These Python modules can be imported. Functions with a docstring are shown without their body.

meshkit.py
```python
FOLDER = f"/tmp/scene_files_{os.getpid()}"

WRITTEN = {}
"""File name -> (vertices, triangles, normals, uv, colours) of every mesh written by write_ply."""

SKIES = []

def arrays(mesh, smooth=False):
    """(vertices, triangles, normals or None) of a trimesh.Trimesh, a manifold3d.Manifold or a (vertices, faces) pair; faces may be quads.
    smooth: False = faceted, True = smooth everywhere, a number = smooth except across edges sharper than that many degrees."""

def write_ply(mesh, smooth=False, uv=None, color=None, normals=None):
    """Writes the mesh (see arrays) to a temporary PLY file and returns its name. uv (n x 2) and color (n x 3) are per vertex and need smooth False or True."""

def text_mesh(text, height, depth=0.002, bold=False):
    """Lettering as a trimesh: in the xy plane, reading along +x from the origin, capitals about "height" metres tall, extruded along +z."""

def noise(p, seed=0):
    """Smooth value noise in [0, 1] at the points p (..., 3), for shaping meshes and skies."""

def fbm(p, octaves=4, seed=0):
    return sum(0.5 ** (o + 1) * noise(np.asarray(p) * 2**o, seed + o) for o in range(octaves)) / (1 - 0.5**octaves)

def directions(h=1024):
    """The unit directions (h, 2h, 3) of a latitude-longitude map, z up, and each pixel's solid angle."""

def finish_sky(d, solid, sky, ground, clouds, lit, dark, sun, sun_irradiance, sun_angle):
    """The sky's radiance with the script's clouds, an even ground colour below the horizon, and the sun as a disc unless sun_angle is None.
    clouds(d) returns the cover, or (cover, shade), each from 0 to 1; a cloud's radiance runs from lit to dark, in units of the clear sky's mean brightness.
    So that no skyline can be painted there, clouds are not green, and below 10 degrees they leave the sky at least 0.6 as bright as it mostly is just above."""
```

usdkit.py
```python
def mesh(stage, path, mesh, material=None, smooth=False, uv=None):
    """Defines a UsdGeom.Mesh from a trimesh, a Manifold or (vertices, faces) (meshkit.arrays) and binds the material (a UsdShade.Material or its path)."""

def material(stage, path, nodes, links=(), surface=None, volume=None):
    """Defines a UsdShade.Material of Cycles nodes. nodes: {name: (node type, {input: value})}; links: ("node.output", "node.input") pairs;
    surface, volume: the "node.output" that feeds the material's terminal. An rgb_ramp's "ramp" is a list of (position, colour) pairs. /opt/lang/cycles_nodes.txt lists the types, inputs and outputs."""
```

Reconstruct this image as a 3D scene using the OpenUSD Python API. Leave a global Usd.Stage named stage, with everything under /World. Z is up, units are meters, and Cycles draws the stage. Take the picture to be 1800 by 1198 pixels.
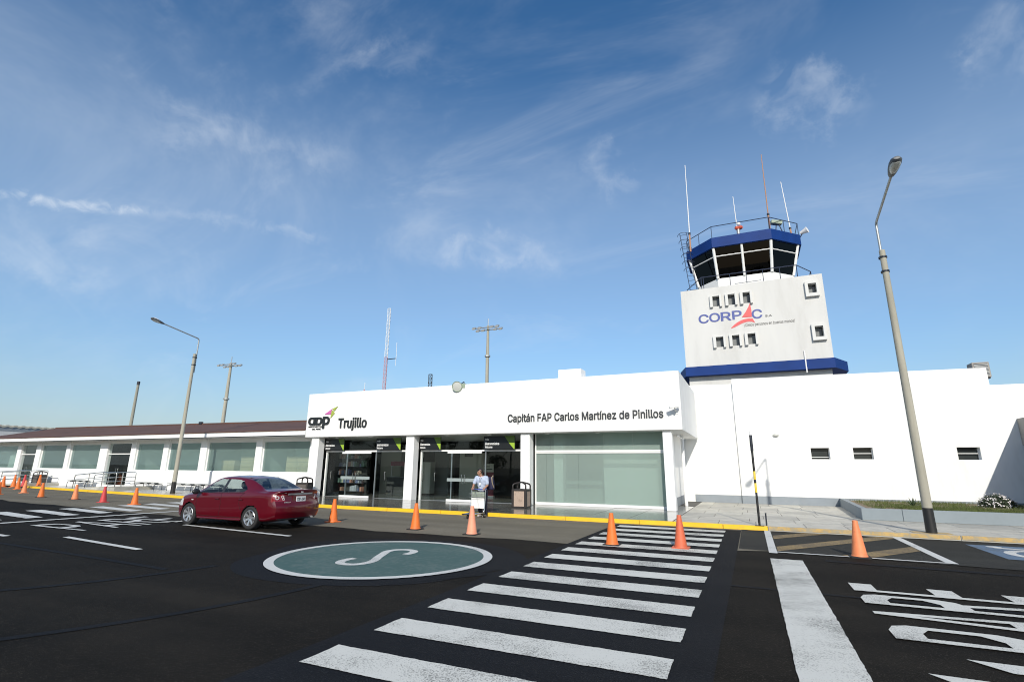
import math, random
import numpy as np, trimesh, usdkit, meshkit
import manifold3d as m3
import shapely.geometry as sg, shapely.affinity as sa
from shapely.ops import unary_union
from scipy.interpolate import PchipInterpolator, CubicSpline
from pxr import Usd, UsdGeom, UsdLux, UsdShade, Sdf, Gf

stage = Usd.Stage.CreateInMemory()
UsdGeom.SetStageUpAxis(stage, 'Z')
UsdGeom.SetStageMetersPerUnit(stage, 1.0)
UsdGeom.Xform.Define(stage, '/World')
UsdGeom.Scope.Define(stage, '/World/Looks')
rng = random.Random(7)
nrg = np.random.default_rng(7)

# ------------------------------------------------------------------ camera
YAW, PITCH, ROLL = -0.42531, 0.24212, 0.00903
EYE = np.array([0.02883, -0.03297, 1.69977])
cam = UsdGeom.Camera.Define(stage, '/World/camera')
cyw, syw, cp, sp = math.cos(YAW), math.sin(YAW), math.cos(PITCH), math.sin(PITCH)
fw = np.array([syw * cp, cyw * cp, sp]); rt = np.array([cyw, -syw, 0.0]); up = np.cross(rt, fw)
rt, up = math.cos(ROLL) * rt + math.sin(ROLL) * up, -math.sin(ROLL) * rt + math.cos(ROLL) * up
cam.AddTransformOp().Set(Gf.Matrix4d(*rt, 0, *up, 0, *(-fw), 0, *EYE, 1))
cam.CreateFocalLengthAttr(18.011); cam.CreateHorizontalApertureAttr(36.0)
cam.CreateClippingRangeAttr(Gf.Vec2f(0.05, 5000))
cam.CreateExposureAttr(-0.22)

# ------------------------------------------------------------------ sun and sky
SUN_EL = math.radians(31.6)
TO_SUN = np.array([0.3126 * math.cos(SUN_EL), -0.9499 * math.cos(SUN_EL), math.sin(SUN_EL)])
sun = UsdLux.DistantLight.Define(stage, '/World/sun')
sun.CreateIntensityAttr(1.25); sun.CreateAngleAttr(0.53); sun.CreateColorAttr(Gf.Vec3f(1.0, 0.95, 0.86))
sun.CreateNormalizeAttr(True)
zx = TO_SUN / np.linalg.norm(TO_SUN); xx = np.cross([0, 0, 1], zx); xx /= np.linalg.norm(xx); yx = np.cross(zx, xx)
sun.AddTransformOp().Set(Gf.Matrix4d(*xx, 0, *yx, 0, *zx, 0, 0, 0, 60, 1))

def sky_material():
    n = {'tc': ('texture_coordinate', {}),
         'sky': ('sky_texture', {'sky_type': 'single_scattering', 'sun_disc': False, 'sun_elevation': SUN_EL,
                                 'sun_rotation': math.atan2(TO_SUN[0], TO_SUN[1]), 'altitude': 30.0, 'air_density': 1.0,
                                 'aerosol_density': 0.8, 'ozone_density': 2.0}),
         'hs': ('hsv', {'saturation': 1.32, 'value': 1.62}), 'bg': ('background_shader', {'strength': 0.10})}
    L = [('mixb.result', 'bg.color')]
    # thin high wisps: noise stretched along two wind directions, in directions of the sky
    def wisp(name, axis_angle, scale, stretch, lo, hi, dens, seed):
        n[name + 'r'] = ('mapping', {'mapping_type': 'point', 'rotation': (0.0, axis_angle, 0.42), 'location': (seed, seed * .7, 0),
                                     'scale': (scale / stretch, scale, scale)})
        n[name + 'n'] = ('noise_texture', {'scale': 1.0, 'detail': 7.0, 'roughness': 0.62, 'distortion': 0.5})
        n[name + 'm'] = ('map_range', {'range_type': 'smoothstep', 'from_min': lo, 'from_max': hi, 'to_min': 0.0, 'to_max': dens, 'clamp': True})
        L.extend([('tc.generated', name + 'r.vector'), (name + 'r.vector', name + 'n.vector'), (name + 'n.fac', name + 'm.value')])
        return name + 'm.result'
    a = wisp('wa', -0.10, 7.0, 5.0, 0.50, 0.85, 0.22, 3.1)
    b = wisp('wb', 0.25, 3.0, 2.2, 0.48, 0.85, 0.20, 9.4)
    # a brighter streak low on the left and its faint tail: a great-circle band broken up by noise
    def band(name, p, q, half, dens, seed, rough, wob=5.0):
        p, q = np.array(p) / np.linalg.norm(p), np.array(q) / np.linalg.norm(q)
        nn = np.cross(p, q); nn /= np.linalg.norm(nn); mid = p + q; mid /= np.linalg.norm(mid); t = np.cross(nn, mid)
        lim = abs(float(q @ t))
        n[name + 'rv'] = ('noise_texture', {'scale': rough, 'detail': 6.0, 'roughness': 0.65})
        n[name + 'v'] = ('vector_math', {'math_type': 'dot_product', 'vector2': tuple(nn)})
        n[name + 'w'] = ('math', {'math_type': 'multiply_add', 'value2': half * wob, 'value3': -half * wob / 2})
        n[name + 's'] = ('math', {'math_type': 'add'})
        n[name + 'va'] = ('math', {'math_type': 'absolute'})
        n[name + 'vm'] = ('map_range', {'range_type': 'smoothstep', 'from_min': 0.0, 'from_max': half, 'to_min': 1.0, 'to_max': 0.0, 'clamp': True})
        n[name + 'u'] = ('vector_math', {'math_type': 'dot_product', 'vector2': tuple(t)})
        n[name + 'ua'] = ('math', {'math_type': 'absolute'})
        n[name + 'um'] = ('map_range', {'range_type': 'smoothstep', 'from_min': lim * .55, 'from_max': lim, 'to_min': dens, 'to_max': 0.0, 'clamp': True})
        n[name + 'f'] = ('vector_math', {'math_type': 'dot_product', 'vector2': tuple(mid)})
        n[name + 'ff'] = ('math', {'math_type': 'greater_than', 'value2': 0.0})
        n[name + 'q'] = ('noise_texture', {'scale': rough * 1.7, 'detail': 5.0, 'roughness': .55, 'distortion': .8})
        n[name + 'qr'] = ('map_range', {'from_min': .36 if wob > 3 else .2, 'from_max': .72 if wob > 3 else .5, 'to_min': 0.0, 'to_max': 1.0, 'clamp': True})
        n[name + 'z'] = ('math', {'math_type': 'multiply'})
        L.extend([('tc.generated', name + 'q.vector'), (name + 'q.fac', name + 'qr.value'), (name + 'y.value', name + 'z.value1'), (name + 'qr.result', name + 'z.value2')])
        n[name + 'x'] = ('math', {'math_type': 'multiply'})
        n[name + 'y'] = ('math', {'math_type': 'multiply'})
        L.extend([('tc.generated', name + 'rv.vector'), ('tc.generated', name + 'v.vector1'), ('tc.generated', name + 'u.vector1'), ('tc.generated', name + 'f.vector1'),
                  (name + 'rv.fac', name + 'w.value1'), (name + 'v.value', name + 's.value1'), (name + 'w.value', name + 's.value2'),
                  (name + 's.value', name + 'va.value1'), (name + 'va.value', name + 'vm.value'), (name + 'u.value', name + 'ua.value1'), (name + 'ua.value', name + 'um.value'),
                  (name + 'vm.result', name + 'x.value1'), (name + 'um.result', name + 'x.value2'), (name + 'f.value', name + 'ff.value1'),
                  (name + 'x.value', name + 'y.value1'), (name + 'ff.value', name + 'y.value2')])
        return name + 'z.value'
    bands = BANDS
    # a thin even veil of high haze, fading out towards the zenith
    n['vz'] = ('separate_xyz', {}); n['vr'] = ('rgb_ramp', {'ramp': [(0.0, (.05,) * 3), (.12, (.15,) * 3), (.28, (.25,) * 3), (.45, (.24,) * 3), (.66, (.03,) * 3), (.8, (0, 0, 0)), (1.0, (0, 0, 0))]})
    n['vb'] = ('rgb_to_bw', {})
    L.extend([('tc.generated', 'vz.vector'), ('vz.z', 'vr.fac'), ('vr.color', 'vb.color')])
    n['veil'] = ('mix_color', {'b': (8.2, 9.8, 11.5)})
    L.extend([('vb.val', 'veil.fac'), ('hs.color', 'veil.a')])
    # pale dusty band low over the horizon, the same all round
    n['dz'] = ('map_range', {'range_type': 'smoothstep', 'from_min': 0.0, 'from_max': .24, 'to_min': .62, 'to_max': 0.0, 'clamp': True}); n['dust'] = ('mix_color', {'b': (3.9, 5.2, 6.6)})
    L.extend([('vz.z', 'dz.value'), ('dz.result', 'dust.fac'), ('veil.result', 'dust.a')])
    fac = [a, b] + [band('s%d' % i, *bb) for i, bb in enumerate(bands)]
    cur = fac[0]
    for i, f in enumerate(fac[1:]):
        n['ad%d' % i] = ('math', {'math_type': 'add', 'use_clamp': True})
        L.extend([(cur, 'ad%d.value1' % i), (f, 'ad%d.value2' % i)]); cur = 'ad%d.value' % i
    n['mixb'] = ('mix_color', {'blend_type': 'mix', 'b': CLOUD})
    L.extend([(cur, 'mixb.fac'), ('sky.color', 'hs.color'), ('dust.result', 'mixb.a')])
    return usdkit.material(stage, '/World/Looks/sky_air', n, L, surface='bg.background')

CLOUD = (9.5, 10.3, 11.2)
# (from, to, half width, density, seed, noise scale) as directions
BANDS = [((-.903, .256, .345), (-.804, .454, .383), .0115, .58, 1, 22.0, 3.2), ((-.822, .422, .383), (-.641, .658, .396), .016, .24, 2, 14.0),
         ((-.915, .256, .311), (-.857, .448, .255), .050, .26, 3, 6.0), ((-.791, .342, .507), (-.573, .623, .533), .045, .24, 4, 8.0),
         ((-.567, .478, .671), (-.411, .616, .672), .055, .22, 5, 7.0), ((.058, .792, .608), (.220, .828, .515), .055, .26, 6, 9.0),
         ((-.525, .739, .421), (-.251, .894, .372), .036, .30, 7, 9.0), ((-.239, .796, .556), (-.132, .864, .486), .05, .20, 8, 11.0),
         ((.305, .762, .571), (.385, .780, .493), .07, .26, 9, 9.0)]
dome = UsdLux.DomeLight.Define(stage, '/World/sky')
UsdShade.MaterialBindingAPI.Apply(dome.GetPrim()).Bind(sky_material())
dome.GetPrim().SetCustomDataByKey('label', 'blue sky with thin wisps of high cloud')
dome.GetPrim().SetCustomDataByKey('kind', 'structure')

# ------------------------------------------------------------------ materials
MATS = {}
def mat(name, color, rough=0.6, var=0.0, vscale=3.0, metal=0.0, bump=0.0, bscale=60.0, color2=None, spec=0.5, coat=0.0, dirt=None, dscale=1.2, dlo=.5, dhi=.75, damt=.5, space='world', stretch=(1, 1, 1), ior=1.5):
    if name in MATS: return MATS[name]
    n = {'p': ('principled_bsdf', {'base_color': tuple(color), 'roughness': rough, 'metallic': metal, 'specular_ior_level': spec, 'coat_weight': coat, 'ior': ior})}
    L = []
    src = 'g.position' if space == 'world' else 't.object'
    if var or color2 or bump or dirt:
        n['g' if space == 'world' else 't'] = ('geometry', {}) if space == 'world' else ('texture_coordinate', {})
        n['mp'] = ('mapping', {'scale': tuple(stretch)}); L.append((src, 'mp.vector')); src = 'mp.vector'
    out = None
    if var or color2:
        c2 = color2 or tuple(max(0, c * (1 - var)) for c in color)
        c1 = color if color2 else tuple(min(1, c * (1 + var * .5)) for c in color)
        n['n'] = ('noise_texture', {'scale': vscale, 'detail': 6.0, 'roughness': 0.6})
        n['r'] = ('map_range', {'from_min': .3, 'from_max': .7, 'to_min': 0.0, 'to_max': 1.0, 'clamp': True})
        n['m'] = ('mix_color', {'a': tuple(c1), 'b': tuple(c2)})
        L += [(src, 'n.vector'), ('n.fac', 'r.value'), ('r.result', 'm.fac')]; out = 'm.result'
    if dirt:
        n['dn'] = ('noise_texture', {'scale': dscale, 'detail': 8.0, 'roughness': 0.7})
        n['dr'] = ('map_range', {'from_min': dlo, 'from_max': dhi, 'to_min': 0.0, 'to_max': damt, 'clamp': True})
        n['dm'] = ('mix_color', {'a': tuple(color), 'b': tuple(dirt)})
        L += [(src, 'dn.vector'), ('dn.fac', 'dr.value'), ('dr.result', 'dm.fac')]
        if out: L.append((out, 'dm.a'))
        out = 'dm.result'
    if out: L.append((out, 'p.base_color'))
    if bump:
        n['bn'] = ('noise_texture', {'scale': bscale, 'detail': 4.0})
        n['bp'] = ('bump', {'strength': bump, 'distance': 0.01})
        L += [(src, 'bn.vector'), ('bn.fac', 'bp.height'), ('bp.normal', 'p.normal')]
    MATS[name] = usdkit.material(stage, '/World/Looks/' + name, n, L, surface='p.BSDF')
    return MATS[name]

def paint_mark(name, color, under, lo=.46, hi=.56, scale=26.0, amt=.85):
    """Road paint worn through to the asphalt in flakes."""
    n = {'g': ('geometry', {}), 'p': ('principled_bsdf', {'roughness': .75, 'specular_ior_level': .3}),
         'n': ('noise_texture', {'scale': scale, 'detail': 8.0, 'roughness': .75}), 'n2': ('noise_texture', {'scale': .8, 'detail': 5.0, 'roughness': .65}),
         'mul': ('math', {'math_type': 'multiply_add', 'value2': .55, 'value3': -.275}), 'ad': ('math', {'math_type': 'add'}),
         'r': ('map_range', {'from_min': lo, 'from_max': hi, 'to_min': 0.0, 'to_max': amt, 'clamp': True}),
         'm': ('mix_color', {'a': color, 'b': under}), 'b': ('bump', {'strength': .25, 'distance': .004})}
    L = [('g.position', 'n.vector'), ('g.position', 'n2.vector'), ('n2.fac', 'mul.value1'), ('mul.value', 'ad.value1'), ('n.fac', 'ad.value2'),
         ('ad.value', 'r.value'), ('r.result', 'm.fac'), ('m.result', 'p.base_color'), ('n.fac', 'b.height'), ('b.normal', 'p.normal')]
    MATS[name] = usdkit.material(stage, '/World/Looks/' + name, n, L, surface='p.BSDF')
    return MATS[name]

def glass(name, tint, ior=1.5, rough=0.0, body=None, bodyw=0.0, gl=1.0):
    n = {'t': ('transparent_bsdf', {'color': tint}), 'g': ('glossy_bsdf', {'color': (gl, gl, gl), 'roughness': rough}), 'f': ('fresnel', {}), 'gb': ('geometry', {}), 'io': ('mix_float', {'a': ior, 'b': 1.0 / ior}), 'm': ('mix_closure', {})}
    L = [('gb.backfacing', 'io.fac'), ('io.result', 'f.IOR'), ('f.fac', 'm.fac'), ('g.BSDF', 'm.closure2')]
    if body:
        n['d'] = ('diffuse_bsdf', {'color': body}); n['tr'] = ('translucent_bsdf', {'color': body}); n['m3'] = ('mix_closure', {'fac': .35})
        n['m2'] = ('mix_closure', {'fac': bodyw})
        L += [('d.BSDF', 'm3.closure1'), ('tr.BSDF', 'm3.closure2'), ('t.BSDF', 'm2.closure1'), ('m3.closure', 'm2.closure2'), ('m2.closure', 'm.closure1')]
    else:
        L += [('t.BSDF', 'm.closure1')]
    MATS[name] = usdkit.material(stage, '/World/Looks/' + name, n, L, surface='m.closure')
    return MATS[name]

def asphalt(name, c1, c2, spec=.35):
    n = {'g': ('geometry', {}), 'p': ('principled_bsdf', {'roughness': .82, 'specular_ior_level': spec}),
         'big': ('noise_texture', {'scale': .35, 'detail': 8.0, 'roughness': .68}), 'fine': ('noise_texture', {'scale': 110.0, 'detail': 3.0}),
         'vor': ('voronoi_texture', {'scale': 75.0}), 'spot': ('noise_texture', {'scale': .9, 'detail': 5.0, 'roughness': .65}),
         'mp': ('mapping', {'scale': (.12, 1.0, 1.0)}), 'track': ('noise_texture', {'scale': .9, 'detail': 3.0}),
         'r': ('map_range', {'from_min': .35, 'from_max': .65, 'clamp': True}), 'm': ('mix_color', {'a': c1, 'b': c2}),
         'r2': ('map_range', {'from_min': .3, 'from_max': .75, 'to_min': .45, 'to_max': 2.1, 'clamp': True}), 'hv': ('hsv', {}),
         'r3': ('map_range', {'from_min': .66, 'from_max': .74, 'to_min': 0.0, 'to_max': .55, 'clamp': True}), 'm3': ('mix_color', {'b': tuple(x * .45 for x in c1)}),
         'r4': ('map_range', {'from_min': .35, 'from_max': .65, 'to_min': 0.0, 'to_max': .65, 'clamp': True}), 'm4': ('mix_color', {'b': tuple(x * .7 for x in c1)}),
         'bp': ('bump', {'strength': .55, 'distance': .006}),
         'vr': ('rgb_to_bw', {}), 'v1': ('map_range', {'from_min': .60, 'from_max': .95, 'to_min': 0.0, 'to_max': .75, 'clamp': True}), 'v2': ('map_range', {'from_min': .25, 'from_max': .5, 'to_min': 1.0, 'to_max': 0.0, 'clamp': True}), 'v3': ('math', {'math_type': 'multiply'}), 'm5': ('mix_color', {'b': tuple(min(.2, x * 4.2 + .012) for x in c2)})}
    L = [('g.position', 'big.vector'), ('g.position', 'fine.vector'), ('g.position', 'vor.vector'), ('g.position', 'spot.vector'), ('g.position', 'mp.vector'), ('mp.vector', 'track.vector'),
         ('big.fac', 'r.value'), ('r.result', 'm.fac'), ('fine.fac', 'r2.value'), ('r2.result', 'hv.value'), ('m.result', 'hv.color'),
         ('spot.fac', 'r3.value'), ('r3.result', 'm3.fac'), ('hv.color', 'm3.a'), ('track.fac', 'r4.value'), ('r4.result', 'm4.fac'), ('m3.result', 'm4.a'), ('vor.color', 'vr.color'), ('vr.val', 'v1.value'), ('vor.distance', 'v2.value'), ('v1.result', 'v3.value1'), ('v2.result', 'v3.value2'), ('v3.value', 'm5.fac'), ('m4.result', 'm5.a'), ('m5.result', 'p.base_color'),
         ('vor.distance', 'bp.height'), ('bp.normal', 'p.normal')]
    MATS[name] = usdkit.material(stage, '/World/Looks/' + name, n, L, surface='p.BSDF')
    return MATS[name]

asphalt('asphalt_dark', (.0096, .0087, .0072), (.0200, .0170, .0128), .06)
asphalt('asphalt_worn', (.170, .152, .112), (.130, .118, .092), .1)
asphalt('asphalt_grey', (.036, .036, .031), (.027, .027, .025), .1)
asphalt('asphalt_seal', (.0075, .0082, .010), (.0095, .010, .011), .12)
mat('earth', (.085, .08, .055), .95, .25, .05)
paint_mark('mark_white', (.60, .595, .54), (.07, .068, .06), .53, .60, 60.0, .75)
paint_mark('mark_white_thin', (.58, .58, .545), (.08, .08, .075), .56, .64, 45.0, .7)
paint_mark('mark_ochre', (.30, .21, .085), (.07, .06, .05), .40, .60)
paint_mark('mark_teal', (.052, .105, .096), (.115, .155, .14), .47, .62, 7.0, .6)
paint_mark('mark_blue', (.105, .165, .24), (.09, .10, .11), .47, .62, 9.0, .7)
mat('kerb_yellow', (.78, .47, .012), .6, .12, 2.5, dirt=(.2, .16, .1), dscale=9, dlo=.58, dhi=.72, damt=.7)
mat('kerb_ochre', (.50, .34, .13), .8, .2, 2.5, dirt=(.3, .28, .22), dscale=5, dlo=.45, dhi=.6, damt=.9)
PAVE = [mat('paving_%d' % i, c, .55, .16, 2.2, bump=.08, dirt=(.24, .23, .2), dscale=2.2, dlo=.5, dhi=.75, damt=.6) for i, c in enumerate([(.45, .43, .365), (.50, .48, .41), (.39, .375, .325), (.47, .445, .38)])]
FLOORT = [mat('terrazzo_%d' % i, c, .13, .18, 5.0, dirt=(.05, .05, .045), dscale=3.0, dlo=.5, dhi=.72, damt=.6) for i, c in enumerate([(.13, .125, .105), (.15, .145, .12), (.115, .11, .095), (.14, .13, .11)])]
TERR = [mat('walk_tile_%d' % i, c, .25, .15, 3.0, dirt=(.14, .14, .125), dscale=1.5, dlo=.5, dhi=.75, damt=.5) for i, c in enumerate([(.36, .36, .33), (.40, .39, .36), (.33, .33, .31)])]
mat('joint', (.10, .095, .085), .9)
mat('wall_white', (.80, .80, .775), .7, .05, 1.0, bump=.08, bscale=18, dirt=(.56, .54, .49), dscale=1.1, dlo=.5, dhi=.8, damt=.5, stretch=(1, 1, .25))
mat('wall_white_plain', (.84, .84, .82), .6)
mat('soffit_white', (.74, .74, .71), .7)
mat('tower_white', (.57, .565, .54), .7, .06, .9, bump=.05, bscale=25, dirt=(.38, .365, .33), dscale=.9, dlo=.52, dhi=.8, damt=.4, stretch=(1, 1, .2))
mat('tower_frame', (.58, .58, .555), .6)
mat('cab_white', (.72, .72, .69), .55)
mat('plinth_grey', (.23, .26, .285), .6, .1, 1.5, dirt=(.3, .31, .31), dscale=2, dlo=.55, dhi=.8, damt=.4)
mat('planter_blue', (.215, .25, .268), .65, .08, 1.5, bump=.06, dirt=(.18, .215, .23), dscale=2, dlo=.5, dhi=.75, damt=.5)
mat('blue_band', (.005, .034, .17), .6, .15, 1.5, spec=.2)
mat('roof_brown', (.105, .052, .035), .8, .25, 1.2, bump=.2, bscale=14, stretch=(.35, 1, 1))
mat('porch_grey', (.30, .28, .25), .7, .12, 1.5)
mat('alu_white', (.78, .78, .76), .4)
mat('alu', (.55, .56, .56), .35, metal=.9)
mat('steel', (.62, .62, .60), .22, metal=1.0)
mat('galv', (.42, .43, .42), .5, .15, 6, metal=.6)
mat('dark_metal', (.03, .035, .045), .45, metal=.3)
mat('rail_dark', (.018, .026, .055), .5)
mat('black_paint', (.014, .014, .014), .5)
mat('black_rubber', (.016, .016, .016), .8)
mat('letter_black', (.018, .021, .021), .45)
mat('letter_dark', (.045, .048, .05), .45)
mat('sign_black', (.012, .013, .014), .35)
mat('sign_white', (.80, .80, .79), .5)
mat('sign_lime', (.30, .46, .035), .5)
mat('sign_green', (.12, .21, .03), .5)
mat('logo_pink', (.55, .13, .38), .5)
mat('logo_green', (.33, .40, .07), .5)
mat('logo_blue', (.05, .075, .27), .5)
mat('logo_red', (.62, .085, .085), .5)
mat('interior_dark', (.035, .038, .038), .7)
mat('interior_mid', (.42, .43, .41), .8)
mat('interior_pale', (.48, .50, .46), .8)
mat('interior_teal', (.50, .58, .55), .8)
mat('carton', (.56, .43, .27), .85, .18, 2.0)
mat('panel_pale', (.40, .42, .375), .6)
mat('panel_side', (.13, .14, .135), .6)
mat('maroon', (.16, .025, .045), .6, .2, 3)
mat('bin_frame', (.022, .018, .016), .55)
mat('bin_panel', (.42, .32, .25), .85, .22, 45, bump=.4, bscale=80, dirt=(.12, .08, .06), dscale=6, dlo=.55, dhi=.7, damt=.6)
mat('bin_panel_dark', (.10, .085, .075), .8, .2, 30)
mat('concrete_pole', (.38, .36, .29), .85, .14, 3.5, bump=.15, bscale=30, dirt=(.24, .22, .17), dscale=2.5, dlo=.5, dhi=.75, damt=.6, stretch=(1, 1, .15))
mat('lamp_body', (.10, .11, .12), .5)
mat('lamp_lens', (.55, .56, .52), .15)
mat('lamp_green', (.30, .36, .27), .4)
mat('post_yellow', (.75, .55, .06), .5)
mat('antenna_white', (.75, .74, .72), .5)
mat('antenna_rust', (.42, .22, .12), .7)
mat('mast_red', (.50, .27, .30), .6)
mat('mast_white', (.72, .74, .74), .6)
mat('pole_timber', (.27, .26, .21), .85)
mat('beacon_red', (.55, .10, .05), .4)
mat('skin', (.34, .18, .115), .55)
mat('hair_black', (.012, .010, .009), .6)
mat('shirt', (.42, .48, .60), .8)
mat('shirt_trim', (.62, .60, .72), .8)
mat('trouser', (.012, .014, .03), .8)
mat('shoe', (.45, .42, .40), .6)
mat('bag_blue', (.014, .014, .05), .7)
mat('bag_tan', (.38, .30, .20), .7)
mat('trolley_white', (.80, .79, .74), .5)
mat('grass_blade', (.085, .11, .022), .7, .45, 1.5)
mat('soil', (.20, .15, .09), .95, .3, 6)
mat('aloe', (.065, .10, .042), .5, .3, 6)
mat('leaf_dark', (.035, .052, .022), .6, .4, 9)
mat('petal', (.72, .68, .66), .6)
mat('hangar_roof', (.46, .44, .36), .7)
mat('hangar_wall', (.55, .55, .53), .7)
def cone_mat(name, c, d=(.30, .12, .07), amt=.6):
    return mat(name, c, .55, .10, 6, dirt=d, dscale=7, dlo=.52, dhi=.75, damt=amt, space='object')
cone_mat('cone_orange', (.78, .17, .025)); cone_mat('cone_salmon', (.80, .25, .10)); cone_mat('cone_brick', (.62, .13, .055), (.22, .08, .05), .7); cone_mat('cone_red', (.55, .045, .05))
cone_mat('cone_faded', (.82, .33, .20), (.6, .2, .12), .4)
glass('glass_clear', (.93, .965, .95), 1.33); glass('glass_wing', (.87, .94, .925), 1.46, 0.0, (.42, .57, .54), .19)
glass('glass_frosted', (.84, .92, .89), 1.33, .06, (.50, .585, .545), .42)
glass('glass_band', (.7, .8, .8), 1.45, .1, (.52, .58, .57), .75)
glass('glass_tower', (.045, .04, .035), 1.42, gl=.42)
glass('glass_car', (.62, .68, .67), 1.5)
glass('glass_car_dark', (.10, .115, .12), 1.55)
mat('win_dark', (.03, .035, .035), .15)
mat('curtain_grey', (.17, .18, .18), .7, .2, 20)

# ------------------------------------------------------------------ helpers for things
USED = {}
def numbered(parent, name):
    k = (parent, name); USED[k] = USED.get(k, -1) + 1
    return name if USED[k] == 0 else '%s_%03d' % (name, USED[k])
def tag(prim, label=None, cat=None, group=None, kind=None):
    for k, v in (('label', label), ('category', cat), ('group', group), ('kind', kind)):
        if v: prim.SetCustomDataByKey(k, v)
    return prim
class Thing:
    def __init__(s, name, label=None, cat=None, loc=(0, 0, 0), rz=0.0, group=None, kind=None, local=False):
        s.path = '/World/' + numbered('/World', name)
        x = UsdGeom.Xform.Define(stage, s.path); x.AddTranslateOp().Set(Gf.Vec3d(*map(float, loc)))
        if rz: x.AddRotateZOp().Set(math.degrees(rz))
        s.loc = np.array(loc, float); s.local = local; s.prim = tag(x.GetPrim(), label, cat, group, kind)
    def part(s, name, mesh, material, smooth=False, parent=None, label=None, kind=None):
        base = parent or s.path
        path = base + '/' + numbered(base, name)
        v, f, nn = meshkit.arrays(mesh, smooth)
        if not s.local: v = v - s.loc
        mm = MATS[material] if isinstance(material, str) else material
        m = UsdGeom.Mesh.Define(stage, path)
        from pxr import Vt
        m.CreatePointsAttr(Vt.Vec3fArray.FromNumpy(v.astype(np.float32)))
        m.CreateFaceVertexCountsAttr(Vt.IntArray.FromNumpy(np.full(len(f), 3, np.int32)))
        m.CreateFaceVertexIndicesAttr(Vt.IntArray.FromNumpy(f.astype(np.int32).ravel()))
        m.CreateSubdivisionSchemeAttr('none')
        if nn is not None:
            m.CreateNormalsAttr(Vt.Vec3fArray.FromNumpy(nn.astype(np.float32))); m.SetNormalsInterpolation('vertex')
        UsdShade.MaterialBindingAPI.Apply(m.GetPrim()).Bind(mm)
        tag(m.GetPrim(), label, None, None, kind)
        return path
def copy_of(t, name, loc, rz=0.0, label=None, group=None):
    was = t.prim.GetCustomData()
    r = Thing(name, label or was['label'], was['category'], loc, rz, group or was.get('group'), local=True)
    r.prim.GetReferences().AddInternalReference(t.prim.GetPath()); r.prim.SetInstanceable(True)
    tag(r.prim, label or was['label'], was['category'], group or was.get('group'))
    return r

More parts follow.
